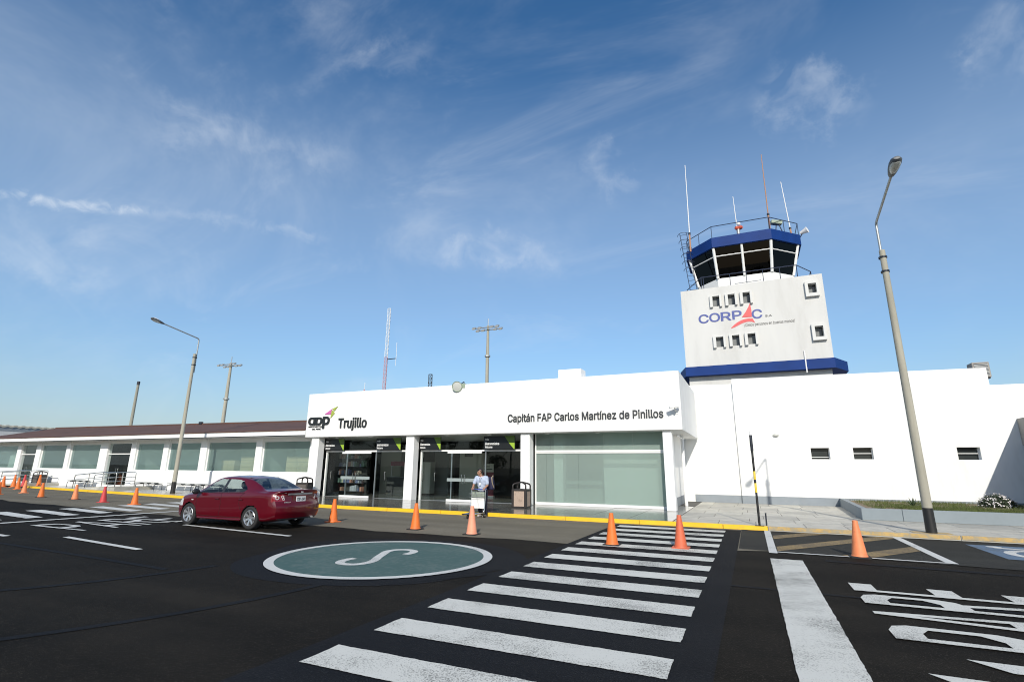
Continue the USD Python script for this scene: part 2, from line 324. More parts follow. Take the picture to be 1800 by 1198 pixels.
cat = trimesh.util.concatenate
def box(x0, x1, y0, y1, z0, z1, ch=0.0):
    if ch <= 0:
        m = trimesh.creation.box([x1 - x0, y1 - y0, z1 - z0])
    else:
        a, b, c = (x1 - x0) / 2, (y1 - y0) / 2, (z1 - z0) / 2
        p = [(sx * (a - (ax != 0) * ch), sy * (b - (ax != 1) * ch), sz * (c - (ax != 2) * ch)) for ax in range(3) for sx in (-1, 1) for sy in (-1, 1) for sz in (-1, 1)]
        m = trimesh.convex.convex_hull(np.array(p))
    m.apply_translation([(x0 + x1) / 2, (y0 + y1) / 2, (z0 + z1) / 2]); return m
def tube(p, q, r, r2=None, n=10):
    p, q = np.array(p, float), np.array(q, float); r2 = r if r2 is None else r2
    d = q - p; L = np.linalg.norm(d); d /= L
    a = np.cross(d, [0, 0, 1.0] if abs(d[2]) < .9 else [1.0, 0, 0]); a /= np.linalg.norm(a); b = np.cross(d, a)
    t = np.linspace(0, 2 * np.pi, n, endpoint=False)
    c = np.cos(t)[:, None] * a + np.sin(t)[:, None] * b
    v = np.vstack([p + c * r, q + c * r2, [p], [q]]); f = []
    for i in range(n):
        j = (i + 1) % n
        f += [(i, n + i, j), (j, n + i, n + j), (2 * n, i, j), (2 * n + 1, n + j, n + i)]
    m = trimesh.Trimesh(v, f, process=False); m.fix_normals(); return m
def pipe(pts, r, n=8):
    """A round bar along a bent path, one mesh with mitred joints."""
    P = np.array(pts, float); T = np.gradient(P, axis=0) if len(P) > 2 else np.repeat([P[-1] - P[0]], 2, 0)
    if len(P) > 2:
        dd = np.diff(P, axis=0); dd /= np.linalg.norm(dd, axis=1)[:, None]
        T[0], T[-1] = dd[0], dd[-1]; T[1:-1] = dd[:-1] + dd[1:]
    T = T / np.linalg.norm(T, axis=1)[:, None]
    a = np.cross(T[0], [0, 0, 1.0] if abs(T[0][2]) < .9 else [1.0, 0, 0]); a /= np.linalg.norm(a)
    t = np.linspace(0, 2 * np.pi, n, endpoint=False); V = []
    for i in range(len(P)):
        a = a - T[i] * (a @ T[i]); a /= np.linalg.norm(a); b = np.cross(T[i], a)
        V.append(P[i] + r * (np.cos(t)[:, None] * a + np.sin(t)[:, None] * b))
    V = np.vstack(V + [P[:1], P[-1:]]); f = []; m = len(P)
    for i in range(m - 1):
        for k in range(n):
            j = (k + 1) % n; f += [(i * n + k, (i + 1) * n + k, i * n + j), (i * n + j, (i + 1) * n + k, (i + 1) * n + j)]
    for k in range(n):
        j = (k + 1) % n; f += [(m * n, k, j), (m * n + 1, (m - 1) * n + j, (m - 1) * n + k)]
    M = trimesh.Trimesh(V, f, process=False); M.fix_normals(); return M
def bend(pts, r=.06, k=4):
    """Rounds the corners of a path."""
    P = [np.array(p, float) for p in pts]; out = [P[0]]
    for a, b, c in zip(P, P[1:], P[2:]):
        u, w = a - b, c - b; lu, lw = np.linalg.norm(u), np.linalg.norm(w); rr = min(r, lu / 2.1, lw / 2.1)
        s, e = b + u / lu * rr, b + w / lw * rr
        for t in np.linspace(0, 1, k): out.append((1 - t) ** 2 * s + 2 * t * (1 - t) * b + t * t * e)
    return out + [P[-1]]
def ext_xz(poly, y0, y1):
    """A polygon in (x, z) extruded from y0 (front) to y1."""
    g = [poly] if isinstance(poly, sg.Polygon) else list(poly.geoms); ms = []
    for p in g:
        m = trimesh.creation.extrude_polygon(p, y1 - y0, engine='earcut'); v = m.vertices.copy()
        m.vertices = np.c_[v[:, 0], y1 - v[:, 2], v[:, 1]]; ms.append(m)
    return cat(ms)
def ext_xy(poly, z0, z1):
    g = [poly] if isinstance(poly, sg.Polygon) else list(poly.geoms); ms = []
    for p in g:
        m = trimesh.creation.extrude_polygon(p, z1 - z0, engine='earcut'); m.apply_translation([0, 0, z0]); ms.append(m)
    return cat(ms)
def sheet(poly, z):
    """A flat sheet facing up."""
    g = [poly] if isinstance(poly, sg.Polygon) else [p for p in poly.geoms]; ms = []
    for p in g:
        v, f = trimesh.creation.triangulate_polygon(p, engine='earcut'); m = trimesh.Trimesh(np.c_[v, np.full(len(v), z)], f, process=False)
        if m.face_normals[:, 2].mean() < 0: m.invert()
        ms.append(m)
    return cat(ms)
def rect(x0, x1, y0, y1): return sg.box(x0, y0, x1, y1)
_tm = {}
def glyph(ch, h, bold):
    k = (ch, h, bold)
    if k not in _tm: _tm[k] = meshkit.text_mesh(ch, h, .02, bold)
    return _tm[k]
def letters(text, h, bold=False):
    """[(character, mesh in xy)] laid out as in the whole string."""
    out = []
    for i, ch in enumerate(text):
        if ch == ' ': continue
        g = glyph(ch, h, bold).copy(); r = glyph(text[:i + 1], h, bold).bounds[1][0]
        g.apply_translation([r - g.bounds[1][0], 0, 0]); out.append((ch, g))
    return out
def letters_xz(text, x0, x1, zb, h, y, depth, bold=False):
    """Lettering on a wall that faces -y: from x0 to x1, baseline zb, capitals h high, standing depth proud of y."""
    L = letters(text, h, bold); a = min(m.bounds[0][0] for _, m in L); b = max(m.bounds[1][0] for _, m in L)
    s = (x1 - x0) / (b - a); res = []
    for ch, m in L:
        v = m.vertices.copy(); w = v[:, 2] / .02
        m = trimesh.Trimesh(np.c_[x0 + (v[:, 0] - a) * s, y - w * depth, zb + v[:, 1]], m.faces, process=False)
        m.fix_normals(); res.append((ch, m))
    return res
def poly_from_text(mesh2d):
    return mesh2d
def lathe(profile, n=24):
    return trimesh.creation.revolve(np.array(profile, float), sections=n)
def sph(c, r, sub=2, sc=(1, 1, 1)):
    m = trimesh.creation.icosphere(sub, r); m.apply_scale(sc) if np.ndim(sc) else None
    m.apply_translation(c); return m
def quad(a, b, c, d):
    return trimesh.Trimesh(np.array([a, b, c, d], float), [(0, 1, 2), (0, 2, 3)], process=False)
def spline2(pts, n=60):
    P = np.array(pts, float); t = np.r_[0, np.cumsum(np.linalg.norm(np.diff(P, axis=0), axis=1))]
    return CubicSpline(t, P)(np.linspace(0, t[-1], n))

# ================================================================== SETTING
t = Thing('ground', kind='structure', label='bare sandy ground around the airport', local=True)
t.part('earth', sheet(rect(-1500, 1500, -1500, 1500), -.03), 'earth')
t = Thing('road', kind='structure', label='dark asphalt forecourt road', local=True); road = t
KY = lambda x: 17.2 if x > -17 else 17.2 + (-17 - x) * .105      # front of the kerb
kerb_line = [(x, KY(x)) for x in (-140, -90, -60, -45, -30, -17, 0, 60)]
t.part('asphalt', sheet(sg.Polygon([(-140, -60), (60, -60)] + [(x, y + .05) for x, y in reversed(kerb_line)]), 0.0), 'asphalt_dark')
edge = []
for x in np.arange(-95, 45.1, .8):
    y = 12.0 + .10 * math.sin(x * .9) + .07 * math.sin(x * 2.3 + 1) + (0.0 if x < -4 else min((x + 4) * .22, 1.1)) + (0.0 if x > -20 else (-20 - x) * .09)
    edge.append((x, y))
t.part('worn_lane', sheet(sg.Polygon(edge + [(x, y + .03) for x, y in reversed(kerb_line) if -95 <= x <= 45] ).buffer(0), .004), 'asphalt_worn')
# greyer bay beside the crosswalk, on the right
t.part('parking_bay', sheet(sg.Polygon([(-.35, 13.1), (9, 12.2), (26, 11.2), (26, KY(26) - .02), (-.35, KY(0) - .02)]), .008), 'asphalt_grey')
CC = (-6.596, 8.644)
ring = sg.Point(*CC).buffer(2.75, 48).difference(sg.Point(*CC).buffer(2.0, 48))
t.part('seal_ring', sheet(sg.Polygon([(CC[0] + (2.62 + .16 * math.sin(3 * a) + .07 * math.sin(7 * a)) * math.cos(a), CC[1] + (2.62 + .14 * math.sin(2 * a + 1)) * math.sin(a)) for a in np.linspace(0, 2 * np.pi, 90)[:-1]]), .004), 'asphalt_seal')
def worn(poly, amp=.010, step=.05, seed=0):
    P = np.array(sg.Polygon(poly.exterior).segmentize(step).exterior.coords)[:-1]
    k = np.c_[meshkit.noise(np.c_[P * 9, np.full(len(P), seed)]), meshkit.noise(np.c_[P * 9 + 31, np.full(len(P), seed)])] - .5
    k2 = np.c_[meshkit.noise(np.c_[P * 31, np.full(len(P), seed)]), meshkit.noise(np.c_[P * 31 + 31, np.full(len(P), seed)])] - .5
    g = sg.Polygon(P + amp * 1.0 * k + amp * 1.0 * k2).buffer(0); return max(g.geoms, key=lambda q: q.area) if hasattr(g, 'geoms') else g
def strip(pts, w):
    P = spline2(pts, 40); return sg.LineString(P).buffer(w / 2, cap_style=2)
for pts, w in ([((-12, 2.2), (-9.3, 4.4), (-8.6, 6.6)), .16], [((-7.5, 2.2), (-6.6, 3.6), (-5.9, 6.3)), .14], [((-5.2, 6.6), (-4.3, 7.8), (-3.0, 9.2)), .2], [((-30, 6.2), (-17, 6.3), (-9, 6.0)), .12],
               [((-.6, 9.0), (4, 8.9), (12, 8.6)), .1], [((1.2, 12.2), (6, 11.9), (14, 11.3)), .22]):
    t.part('tar_seam', sheet(strip(pts, w), .0055), 'asphalt_seal')

# --- pavement: slab bed, then slabs with open joints
t = Thing('sidewalk', kind='structure', label='raised pavement along the terminal', local=True)
bed = sg.Polygon([(x, y + .16) for x, y in kerb_line] + [(60, 45), (-140, 45)])
t.part('bed', ext_xy(bed, -.02, .105), 'joint')
def slab(x0, x1, y0, y1, mats, z=.12):
    g = .009
    t.part('paving_slab', box(x0 + g, x1 - g, y0 + g, y1 - g, .06, z + rng.uniform(-.002, .002)), rng.choice(mats))
row = 0; y = 17.36
for dy in (1.35, 1.0, 1.5, 1.2, 1.35, 1.5, 1.2, 2.0):
    x = -2.3 + (row % 2) * .55 - .55 * (row % 2)
    if row % 2: slab(x, x + .62, y, y + dy, PAVE); x += .62
    while x < 12.5:
        w = rng.choice((1.05, 1.3, 1.3, 1.55)); slab(x, x + w, y, y + dy, PAVE); x += w
    y += dy; row += 1
y = 17.36; row = 0
for dy in (1.2, 1.2, 1.2, 1.2, 1.2, 1.2):
    x = -22.2
    while x < -2.32:
        w = min(1.42, -2.3 - x); slab(x, x + w, y, y + dy, FLOORT); x += w
    y += dy; row += 1
t.part('interior_floor', box(-22.2, -3.2, y, 28.0, .06, .119), FLOORT[2])
y = None
for i in range(22):
    x0, x1 = -22.2 - (i + 1) * 1.9, -22.2 - i * 1.9
    yb = max(KY(x0), KY(x1)) + .17
    n = 3; ys = np.linspace(yb, 22.35, n + 1)
    for a, b in zip(ys, ys[1:]): slab(x0, x1, a, b, TERR)
t.part('far_paving', box(12.6, 60, 17.5, 45, .05, .118), PAVE[1]); t.part('far_paving', box(-140, -64.1, 22.9, 45, .05, .118), TERR[1])

t = Thing('kerb', kind='structure', label='yellow painted kerb along the pavement edge', local=True)
def kerb_stone(x0, x1, m, h=.125, w=.155):
    y0, y1 = KY(x0), KY(x1); g = .007
    p = [(x0 + g, y0), (x1 - g, y1)]
    v = []
    for (x, y) in p: v += [(x, y, 0), (x, y + .012, h - .018), (x, y + .03, h), (x, y + w, h), (x, y + w, 0)]
    f = []
    for k in range(5):
        j = (k + 1) % 5; f += [(k, 5 + k, j), (j, 5 + k, 5 + j)]
    f += [(0, 1, 2), (0, 2, 3), (0, 3, 4), (5, 7, 6), (5, 8, 7), (5, 9, 8)]
    mm = trimesh.Trimesh(np.array(v, float), f, process=False); mm.fix_normals()
    mm.vertices += np.r_[rng.uniform(-.003, .003), rng.uniform(-.006, .006), rng.uniform(-.004, .004)]
    t.part('kerb_stone', mm, m)
x = -64.0
while x < .3:
    w = min(2.45, .35 - x)
    if x < -47.5 and x + w > -50: x = -47.4; continue
    kerb_stone(x, x + w, 'kerb_yellow'); x += w
while x < 30:
    kerb_stone(x, x + 2.2, PAVE[2]); t.part('painted_edge', box(x + .02, x + 2.18, 17.192, 17.245, .03, .1285, .004), 'kerb_ochre'); x += 2.2

# ------------------------------------------------------------------ road markings
def marking(name, label, loc=(0, 0, 0), group=None): return Thing(name, label, 'road marking', loc, group=group, local=True)
Z1 = .0125
t = marking('pedestrian_crossing', 'zebra crossing of white stripes in the foreground leading to the kerb')

for k in range(-2, 13):
    y0 = 3.85 + 1.02 * k
    t.part('stripe', sheet(worn(rect(-3.78, -.76, y0, y0 + .5), seed=k), Z1), 'mark_white')
road.part('crossing_seal', sheet(sg.Polygon([(-4.05, .5), (-.42, .5), (-.36, 16.9), (-3.95, 16.9)]), .0065), 'asphalt_seal')
t = marking('road_circle', 'round teal patch with white rim and letter S painted on the asphalt')
t.part('disc', sheet(sg.Point(*CC).buffer(1.95, 64), Z1), 'mark_teal')
t.part('rim', sheet(sg.Point(*CC).buffer(2.11, 64).difference(sg.Point(*CC).buffer(1.94, 64)), Z1 + .003), 'mark_white_thin')
S = spline2([(-6.93, 8.22), (-6.95, 7.92), (-6.80, 7.70), (-6.52, 7.72), (-6.42, 8.02), (-6.60, 8.48), (-6.80, 8.92), (-6.90, 9.28), (-6.74, 9.50), (-6.45, 9.45), (-6.35, 9.22), (-6.36, 9.02)], 80)
t.part('letter_s', sheet(sg.LineString(S).buffer(.083, cap_style=2), Z1 + .003), 'mark_white_thin')
t = marking('centre_stripe', 'broad white stripe running away from the viewer right of the zebra crossing')
t.part('stripe', sheet(worn(rect(.24, .80, -2, 11.95), seed=5), Z1), 'mark_white')
t = marking('parking_box', 'white outlined parking box with ochre hatching beside the kerb')
t.part('outline', sheet(unary_union([rect(.24, .40, 12.72, 17.17), rect(.40, 3.28, 12.88, 12.98), rect(3.28, 3.46, 12.88, 17.17)]), Z1), 'mark_white_thin')
for k, c in enumerate((10.75, 13.05, 15.25)):
    st = sg.Polygon([(.42, c), (3.26, c + 3.78), (3.26, c + 4.48), (.42, c + .72)]).intersection(rect(.42, 3.26, 13.0, 17.1))
    st = sa.scale(st, -1, 1, origin=(1.84, 15)) if False else st
    t.part('hatch_bar', sheet(st, Z1), 'mark_ochre')
def rail_word(word, xtop, xbot, y0, widths, gap, sw, t, m):
    """Letters painted for traffic heading towards -x: tops at xtop, feet at xbot, reading along +y."""
    H = xbot - xtop
    def P(u, v): return (xbot - v * H, 0)                     # v: 0 foot, 1 top
    y = y0
    for ch, w in zip(word, widths):
        q = lambda u, v: (xbot - v * H, y + u * w)
        bar = sw / H
        poly = lambda pts: sg.Polygon([q(u, v) for u, v in pts])
        su = sw * .42 / w
        def bowl(v0, v1):
            out = [(0, v0), (.55, v0), (.86, v0 + .04), (1, v0 + .13), (1, v1 - .1), (.86, v1 - .03), (.55, v1), (0, v1)]
            inn = [(su, v0 + bar), (.5, v0 + bar), (1 - su, v0 + bar + .07), (1 - su, v1 - bar - .04), (.5, v1 - bar), (su, v1 - bar)]
            return poly(out).difference(poly(inn))
        if ch == 'P': g = unary_union([poly([(0, 0), (su, 0), (su, 1), (0, 1)]), bowl(.40, 1)])
        if ch == 'R': g = unary_union([poly([(0, 0), (su, 0), (su, 1), (0, 1)]), bowl(.45, 1), poly([(.45, .5), (.45 + su, .5), (1, 0), (1 - su * 1.1, 0)])])
        if ch == 'A': g = unary_union([poly([(0, 0), (su, 0), (.5 + su * .35, 1), (.5 - su * .5, 1)]), poly([(1, 0), (1 - su, 0), (.5 - su * .35, 1), (.5 + su * .5, 1)]), poly([(.16, .24), (.84, .24), (.77, .24 + bar), (.23, .24 + bar)])])
        if ch == 'E': g = unary_union([poly([(0, 0), (su, 0), (su, 1), (0, 1)])] + [poly([(0, v), (1, v), (1, v + bar), (0, v + bar)]) for v in (0, .47 - bar / 2, 1 - bar)])
        t.part('letter', sheet(g.buffer(0), Z1), m)
        y += w + gap
t = marking('road_lettering', 'white word PARE painted large on the asphalt at the right edge', group=None)
rail_word('PARE', 1.26, 3.40, 7.02, (.60, .62, .60, .56), .20, .30, t, 'mark_white')
t = marking('road_arrow', 'white painted strokes at the lower right corner below the word PARE')
t.part('stroke', sheet(sg.Polygon([(1.70, 6.56), (6, 6.56), (6, 6.28), (1.95, 6.30)]), Z1), 'mark_white')
t.part('stroke', sheet(sg.Polygon([(1.27, 5.98), (6, 5.98), (6, 5.70), (1.50, 5.70)]), Z1), 'mark_white')
t = marking('disabled_bay_symbol', 'blue square with white wheelchair symbol on the asphalt at right edge')
t.part('square', sheet(rect(4.58, 6.9, 14.05, 16.4), Z1), 'mark_blue')
a = np.linspace(math.radians(-35), math.radians(215), 40)
sym = unary_union([sg.LineString([(5.45 + .5 * math.cos(x), 14.95 + .62 * math.sin(x)) for x in a + math.pi / 2]).buffer(.10), sg.LineString([(5.05, 15.95), (5.75, 15.75), (6.35, 15.8)]).buffer(.09), sg.Point(5.02, 16.12).buffer(.14), sg.LineString([(5.6, 15.7), (5.75, 15.2), (6.4, 15.0), (6.7, 15.3)]).buffer(.09)])
t.part('symbol', sheet(sym, Z1 + .003), 'mark_white_thin')
t = marking('pedestrian_crossing', 'far zebra crossing of white stripes left of the red car')
for k in range(-1, 9):
    y0 = 8.15 + 1.03 * k
    t.part('stripe', sheet(sg.Polygon([(-24.4, y0 + .45), (-21.0, y0 + .05), (-21.0, y0 + .5), (-24.4, y0 + .95)]), Z1), 'mark_white_thin')
t = marking('stop_line', 'long thin white stop line between far zebra and word PARE')
t.part('line', sheet(sg.Polygon([(-20.25, 4), (-19.95, 4), (-19.5, 14.6), (-19.72, 14.6)]), Z1), 'mark_white_thin')
t = marking('road_lettering', 'white word PARE painted on the road left of the red car')
rail_word('PARE', -18.55, -16.0, 8.28, (.62, .72, .66, .60), .16, .25, t, 'mark_white_thin')
for a, b, lab in (((-14.95, 7.42), (-11.5, 7.05), 'short white lane dash alone on dark asphalt at left'), ((-15.1, 10.40), (-10.5, 10.0), 'white lane dash just in front of the red car'), ((-21.0, 7.1), (-16.3, 6.87), 'white lane dash cut by the left edge of the photo')):
    t = marking('lane_dash', lab, group='dashes of the lane line')
    t.part('line', sheet(sg.Polygon([(a[0], a[1] - .07), (b[0], b[1] - .07), (b[0], b[1] + .07), (a[0], a[1] + .07)]), Z1), 'mark_white_thin')

# ================================================================== TERMINAL ENTRANCE BLOCK
X0, X1, YF, ZB, ZT = -22.08, -2.25, 21.35, 3.215, 5.58
t = Thing('terminal_entrance', 'white terminal entrance block with deep fascia over glass doors', 'building', ((X0 + X1) / 2, YF, .12))
ent = t
t.part('fascia', box(X0, X1, YF, 28.24, ZB, ZT, .012), 'wall_white')
t.part('roof_block', box(-7.40, -6.34, YF + .05, YF + .75, ZT - .02, 5.96, .01), 'wall_white_plain')
COLS = [(-21.72, -21.2), (-15.48, -15.0), (-9.26, -8.82), (-3.05, -2.70)]
for a, b in COLS:
    t.part('column', box(a, b, 21.5, 21.95, .12, ZB + .004, .012), 'wall_white_plain')
GY = 22.2
# frosted window bay
fx0, fx1 = -8.82, -3.05
gl = [(-8.78, -8.3), (-8.3, -6.80), (-6.80, -3.12)]
for a, b in gl:
    t.part('frosted_pane', box(a + .004, b - .004, GY, GY + .012, .24, 2.34), 'glass_frosted')
for a, b in ((-8.78, -8.07), (-8.07, -5.64), (-5.64, -4.38), (-4.38, -3.12)):
    t.part('upper_pane', box(a + .004, b - .004, GY, GY + .012, 2.48, ZB - .01), 'glass_frosted')
t.part('window_rail', box(fx0, fx1, GY - .05, GY + .06, 2.40, 2.475, .006), 'alu_white')
t.part('window_rail', box(fx0, fx1, GY - .035, GY + .06, 2.335, 2.395, .006), 'alu_white')
t.part('window_sill', box(fx0, fx1, GY - .06, GY + .1, .12, .235, .008), 'alu_white')
for a in (-8.82, -3.12): t.part('window_jamb', box(a, a + .05, GY - .04, GY + .06, .235, ZB - .005), 'alu_white')
t.part('inner_post', box(-8.05, -7.62, GY + .35, GY + .75, .12, ZB - .01), 'wall_white_plain')
t.part('inner_wall', box(-5.9, -3.2, GY + .9, GY + 1.05, .12, ZB - .01), 'wall_white_plain')
t.part('inner_wall', box(-8.7, -5.9, GY + 2.4, GY + 2.5, .12, ZB - .01), 'interior_teal')
# doors
def door_bay(xa, xb, la, lb, handles):
    t.part('transom', box(xa, xb, GY - .05, GY + .05, 2.44, 2.52, .006), 'alu_white')
    for a, b in ((xa + .05, la), (la, (la + lb) / 2), ((la + lb) / 2, lb), (lb, xb - .05)):
        t.part('upper_pane', box(a + .004, b - .004, GY - .006, GY + .006, 2.525, ZB - .01), 'glass_clear')
    for a, b in ((xa + .05, la), (lb, xb - .05)):
        d = t.part('door_leaf', box(a + .006, b - .006, GY - .006, GY + .006, .14, 2.435), 'glass_clear')
        t.part('floor_rail', box(a, b, GY - .02, GY + .02, .12, .137), 'alu', parent=d)
    for x in handles:
        P = bend([(x, GY - .01, 1.02), (x, GY - .09, 1.02), (x, GY - .09, 1.42), (x, GY - .01, 1.42)], .05)
        t.part('handle', pipe(P, .017), 'steel', True)
    yl = 21.78
    for a, b in ((la, (la + lb) / 2), ((la + lb) / 2, lb)):
        d = t.part('door_leaf', box(a + .006, b - .006, yl - .006, yl + .006, .24, 2.34), 'glass_clear')
        t.part('top_rail', box(a + .003, b - .003, yl - .03, yl + .03, 2.34, 2.432, .004), 'alu_white', parent=d)
        t.part('bottom_rail', box(a + .003, b - .003, yl - .035, yl + .035, .128, .235, .004), 'alu_white', parent=d)
        t.part('frosted_band', box(a + .01, b - .01, yl - .011, yl - .0075, 1.04, 1.19), 'glass_band', parent=d)
    for s in (-1, 1):
        x = (la + lb) / 2 + s * .09
        t.part('handle', pipe(bend([(x, yl - .01, .95), (x, yl - .08, .95), (x, yl - .08, 1.35), (x, yl - .01, 1.35)], .05), .015), 'steel', True)
    t.part('door_post', box(la - .03, la + .03, GY - .03, GY + .03, .12, 2.435), 'alu')
    t.part('door_post', box(lb - .03, lb + .03, GY - .03, GY + .03, .12, 2.435), 'alu')
door_bay(-21.2, -15.48, -19.72, -17.80, (-20.72, -17.12))
door_bay(-15.0, -9.26, -13.2, -11.35, (-14.83, -14.1))
for a in (-21.2, -15.55, -15.0, -9.33): t.part('door_jamb', box(a, a + .07, GY - .06, GY + .06, .12, ZB - .004), 'alu_white')
# soffit lights
for x in (-20.05, -17.80, -15.35, -13.15, -10.9, -8.0, -5.75):
    t.part('soffit_light', sph((0, 0, 0), .13, 2, (1, 1, .42)).apply_translation((x, 21.62, ZB - .008)), 'alu_white', True)
# interior
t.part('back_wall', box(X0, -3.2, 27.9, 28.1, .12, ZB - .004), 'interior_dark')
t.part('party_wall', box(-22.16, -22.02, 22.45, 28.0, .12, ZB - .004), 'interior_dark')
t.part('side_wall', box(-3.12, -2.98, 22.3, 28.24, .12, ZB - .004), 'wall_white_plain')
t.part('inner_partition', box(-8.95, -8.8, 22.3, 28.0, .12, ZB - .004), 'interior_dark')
t.part('side_plinth', box(-2.98, -2.965, 22.3, 28.2, .12, .5), 'plinth_grey')
t.part('inner_panel', box(-20.95, -19.45, 26.6, 26.9, .12, 2.62), 'panel_pale'); t.part('panel_return', box(-19.45, -19.0, 26.65, 27.0, .12, 3.0), 'panel_side')
t.part('inner_panel', box(-15.35, -13.72, 26.7, 26.95, .12, 2.5), 'panel_pale')
t.part('inner_partition', box(-17.2, -16.2, 26.9, 27.6, .12, 3.0), 'panel_side')
t.part('hanging_sign', box(-14.75, -14.25, 26.2, 26.26, 2.28, 2.5), 'sign_black')
# downpipe and return wall right of the block
t.part('downpipe', tube((-2.66, 24.75, .12), (-2.66, 24.75, ZB), .07, n=14), 'wall_white_plain', True)
t.part('pipe_bracket', pipe([(-2.66, 24.75, 3.05), (-2.66, 22.9, 3.08)], .03), 'alu_white', True)

# things inside the entrance hall
t = Thing('cabinet', 'pale upright cabinet seen through the middle glass doors', 'cabinet', (-17.1, 26.2, .12))
t.part('body', box(-17.72, -16.94, 26.1, 26.6, .2, 1.98, .01), 'panel_pale'); t.part('plinth', box(-17.70, -16.96, 26.14, 26.58, .12, .2), 'black_paint')
t.part('door', box(-17.32, -16.96, 26.08, 26.1, .24, 1.95), 'interior_pale'); t.part('handle', tube((-17.36, 26.05, .95), (-17.36, 26.05, 1.25), .012), 'steel')
t = Thing('rollup_banner', 'maroon roll up banner with pale head beside dark doorway', 'banner', (-13.1, 26.0, .12))
t.part('cloth', box(-13.45, -12.80, 26.0, 26.012, .2, 1.45), 'maroon'); t.part('head_panel', box(-13.45, -12.80, 26.0, 26.012, 1.452, 1.9), 'panel_pale')
t.part('foot', box(-13.5, -12.75, 25.9, 26.12, .12, .2, .01), 'alu'); t.part('pole', tube((-13.12, 26.03, .2), (-13.12, 26.03, 1.9), .012), 'alu')
for k, (a, b) in enumerate(((1.72, .34), (1.58, .5))): t.part('print_line', box(-13.38, -13.38 + b, 25.996, 25.999, a, a + .05), 'letter_black')
t = Thing('shop_shelf', 'dark shop shelf stacked with small goods behind the left door', 'shelf', (-21.2, 24.0, .12))
t.part('frame', box(-22.0, -20.1, 24.3, 24.4, .12, 2.5), 'interior_dark')
for k in range(5): t.part('shelf', box(-22.0, -20.1, 23.95, 24.3, .3 + .45 * k, .325 + .45 * k), 'dark_metal')
GOODS = [mat('goods_%d' % i, c, .6) for i, c in enumerate([(.30, .32, .36), (.12, .20, .16), (.34, .18, .14), (.10, .12, .22), (.36, .34, .28)])]
gid = 0
for k in range(5):
    x = -21.95
    while x < -20.25:
        w = rng.uniform(.09, .22); h = rng.uniform(.15, .36)
        if rng.random() < .75:
            t.part('goods', box(x, x + w * .9, 24.0, 24.22, .326 + .45 * k, .326 + .45 * k + h), GOODS[rng.randrange(5)])
        x += w
t = Thing('magazine_stand', 'low dark display stand behind the left sliding doors', 'display stand', (-18.9, 25.0, .12))
t.part('body', box(-19.2, -17.6, 25.0, 25.5, .12, 1.1, .01), 'interior_dark'); t.part('top', box(-19.25, -17.55, 24.95, 25.55, 1.1, 1.14), 'panel_side'); t.part('header', box(-19.2, -17.6, 25.3, 25.36, 1.75, 2.0), 'maroon')
for x in (-19.15, -17.65): t.part('post', box(x, x + .04, 25.3, 25.34, 1.14, 1.75), 'alu')

# --- wall lettering and logo on the fascia
YL = YF - .004
t = Thing('wall_lettering', 'black heavy raised letters reading Trujillo on white fascia', 'lettering', (-18.8, YF, 3.67))
for ch, m in letters_xz('Trujillo', -19.78, -17.88, 3.675, .49, YL, .05, True): t.part('letter', m, 'letter_black')
t = Thing('wall_lettering', 'dark slim raised letters reading Capitán FAP Carlos Martínez de Pinillos', 'lettering', (-6.4, YF, 3.7))
for ch, m in letters_xz('Capitán FAP Carlos Martínez de Pinillos', -9.82, -2.94, 3.715, .325, YL, .035, True): t.part('letter', m, 'letter_dark')
t = Thing('wall_logo', 'black adp logo with pink and green arrow on white fascia', 'logo', (-21.2, YF, 3.55))
def rr(x0, x1, z0, z1, rl, rr_):
    """A rounded block: radius rl at the left corners, rr_ at the right."""
    a = sg.box(x0, z0, x1, z1)
    L = sg.box(x0 + rl, z0 + rl, x1 - .001, z1 - rl).buffer(rl, 12).intersection(sg.box(x0, z0, (x0 + x1) / 2, z1)) if rl else sg.box(x0, z0, (x0 + x1) / 2, z1)
    R = sg.box(x0 + .001, z0 + rr_, x1 - rr_, z1 - rr_).buffer(rr_, 12).intersection(sg.box((x0 + x1) / 2, z0, x1, z1)) if rr_ else sg.box((x0 + x1) / 2, z0, x1, z1)
    return unary_union([L, R])
la = rr(-21.92, -21.42, 3.86, 4.28, .20, 0).difference(rr(-21.77, -21.55, 3.96, 4.18, .09, 0))
ld = rr(-21.405, -20.91, 3.86, 4.28, 0, .20).difference(rr(-21.26, -21.05, 3.96, 4.18, 0, .09))
lp = unary_union([rr(-20.89, -20.40, 3.86, 4.30, 0, .20), sg.box(-20.89, 3.66, -20.745, 4.3)]).difference(rr(-20.745, -20.54, 3.97, 4.19, 0, .09))
for g in (la, ld, lp): t.part('letter', ext_xz(g, YL - .05, YL), 'letter_black')
t.part('arrow', ext_xz(sg.Polygon([(-20.80, 4.42), (-20.30, 4.70), (-20.33, 4.42)]), YL - .04, YL), 'logo_pink', label='pink arrow wing')
t.part('arrow', ext_xz(sg.Polygon([(-20.28, 4.70), (-19.92, 4.82), (-20.12, 4.58), (-20.19, 4.62)]), YL - .04, YL), 'logo_green')
t.part('arrow', ext_xz(sg.Polygon([(-20.31, 4.62), (-20.22, 4.60), (-20.10, 4.46), (-20.36, 4.20)]), YL - .04, YL), 'logo_green')
for ch, m in letters_xz('AEROPUERTOS', -21.90, -20.94, 3.735, .075, YL, .02, True): t.part('small_letter', m, 'letter_black')
for ch, m in letters_xz('DEL PERÚ', -21.62, -20.98, 3.60, .075, YL, .02, True): t.part('small_letter', m, 'letter_black')
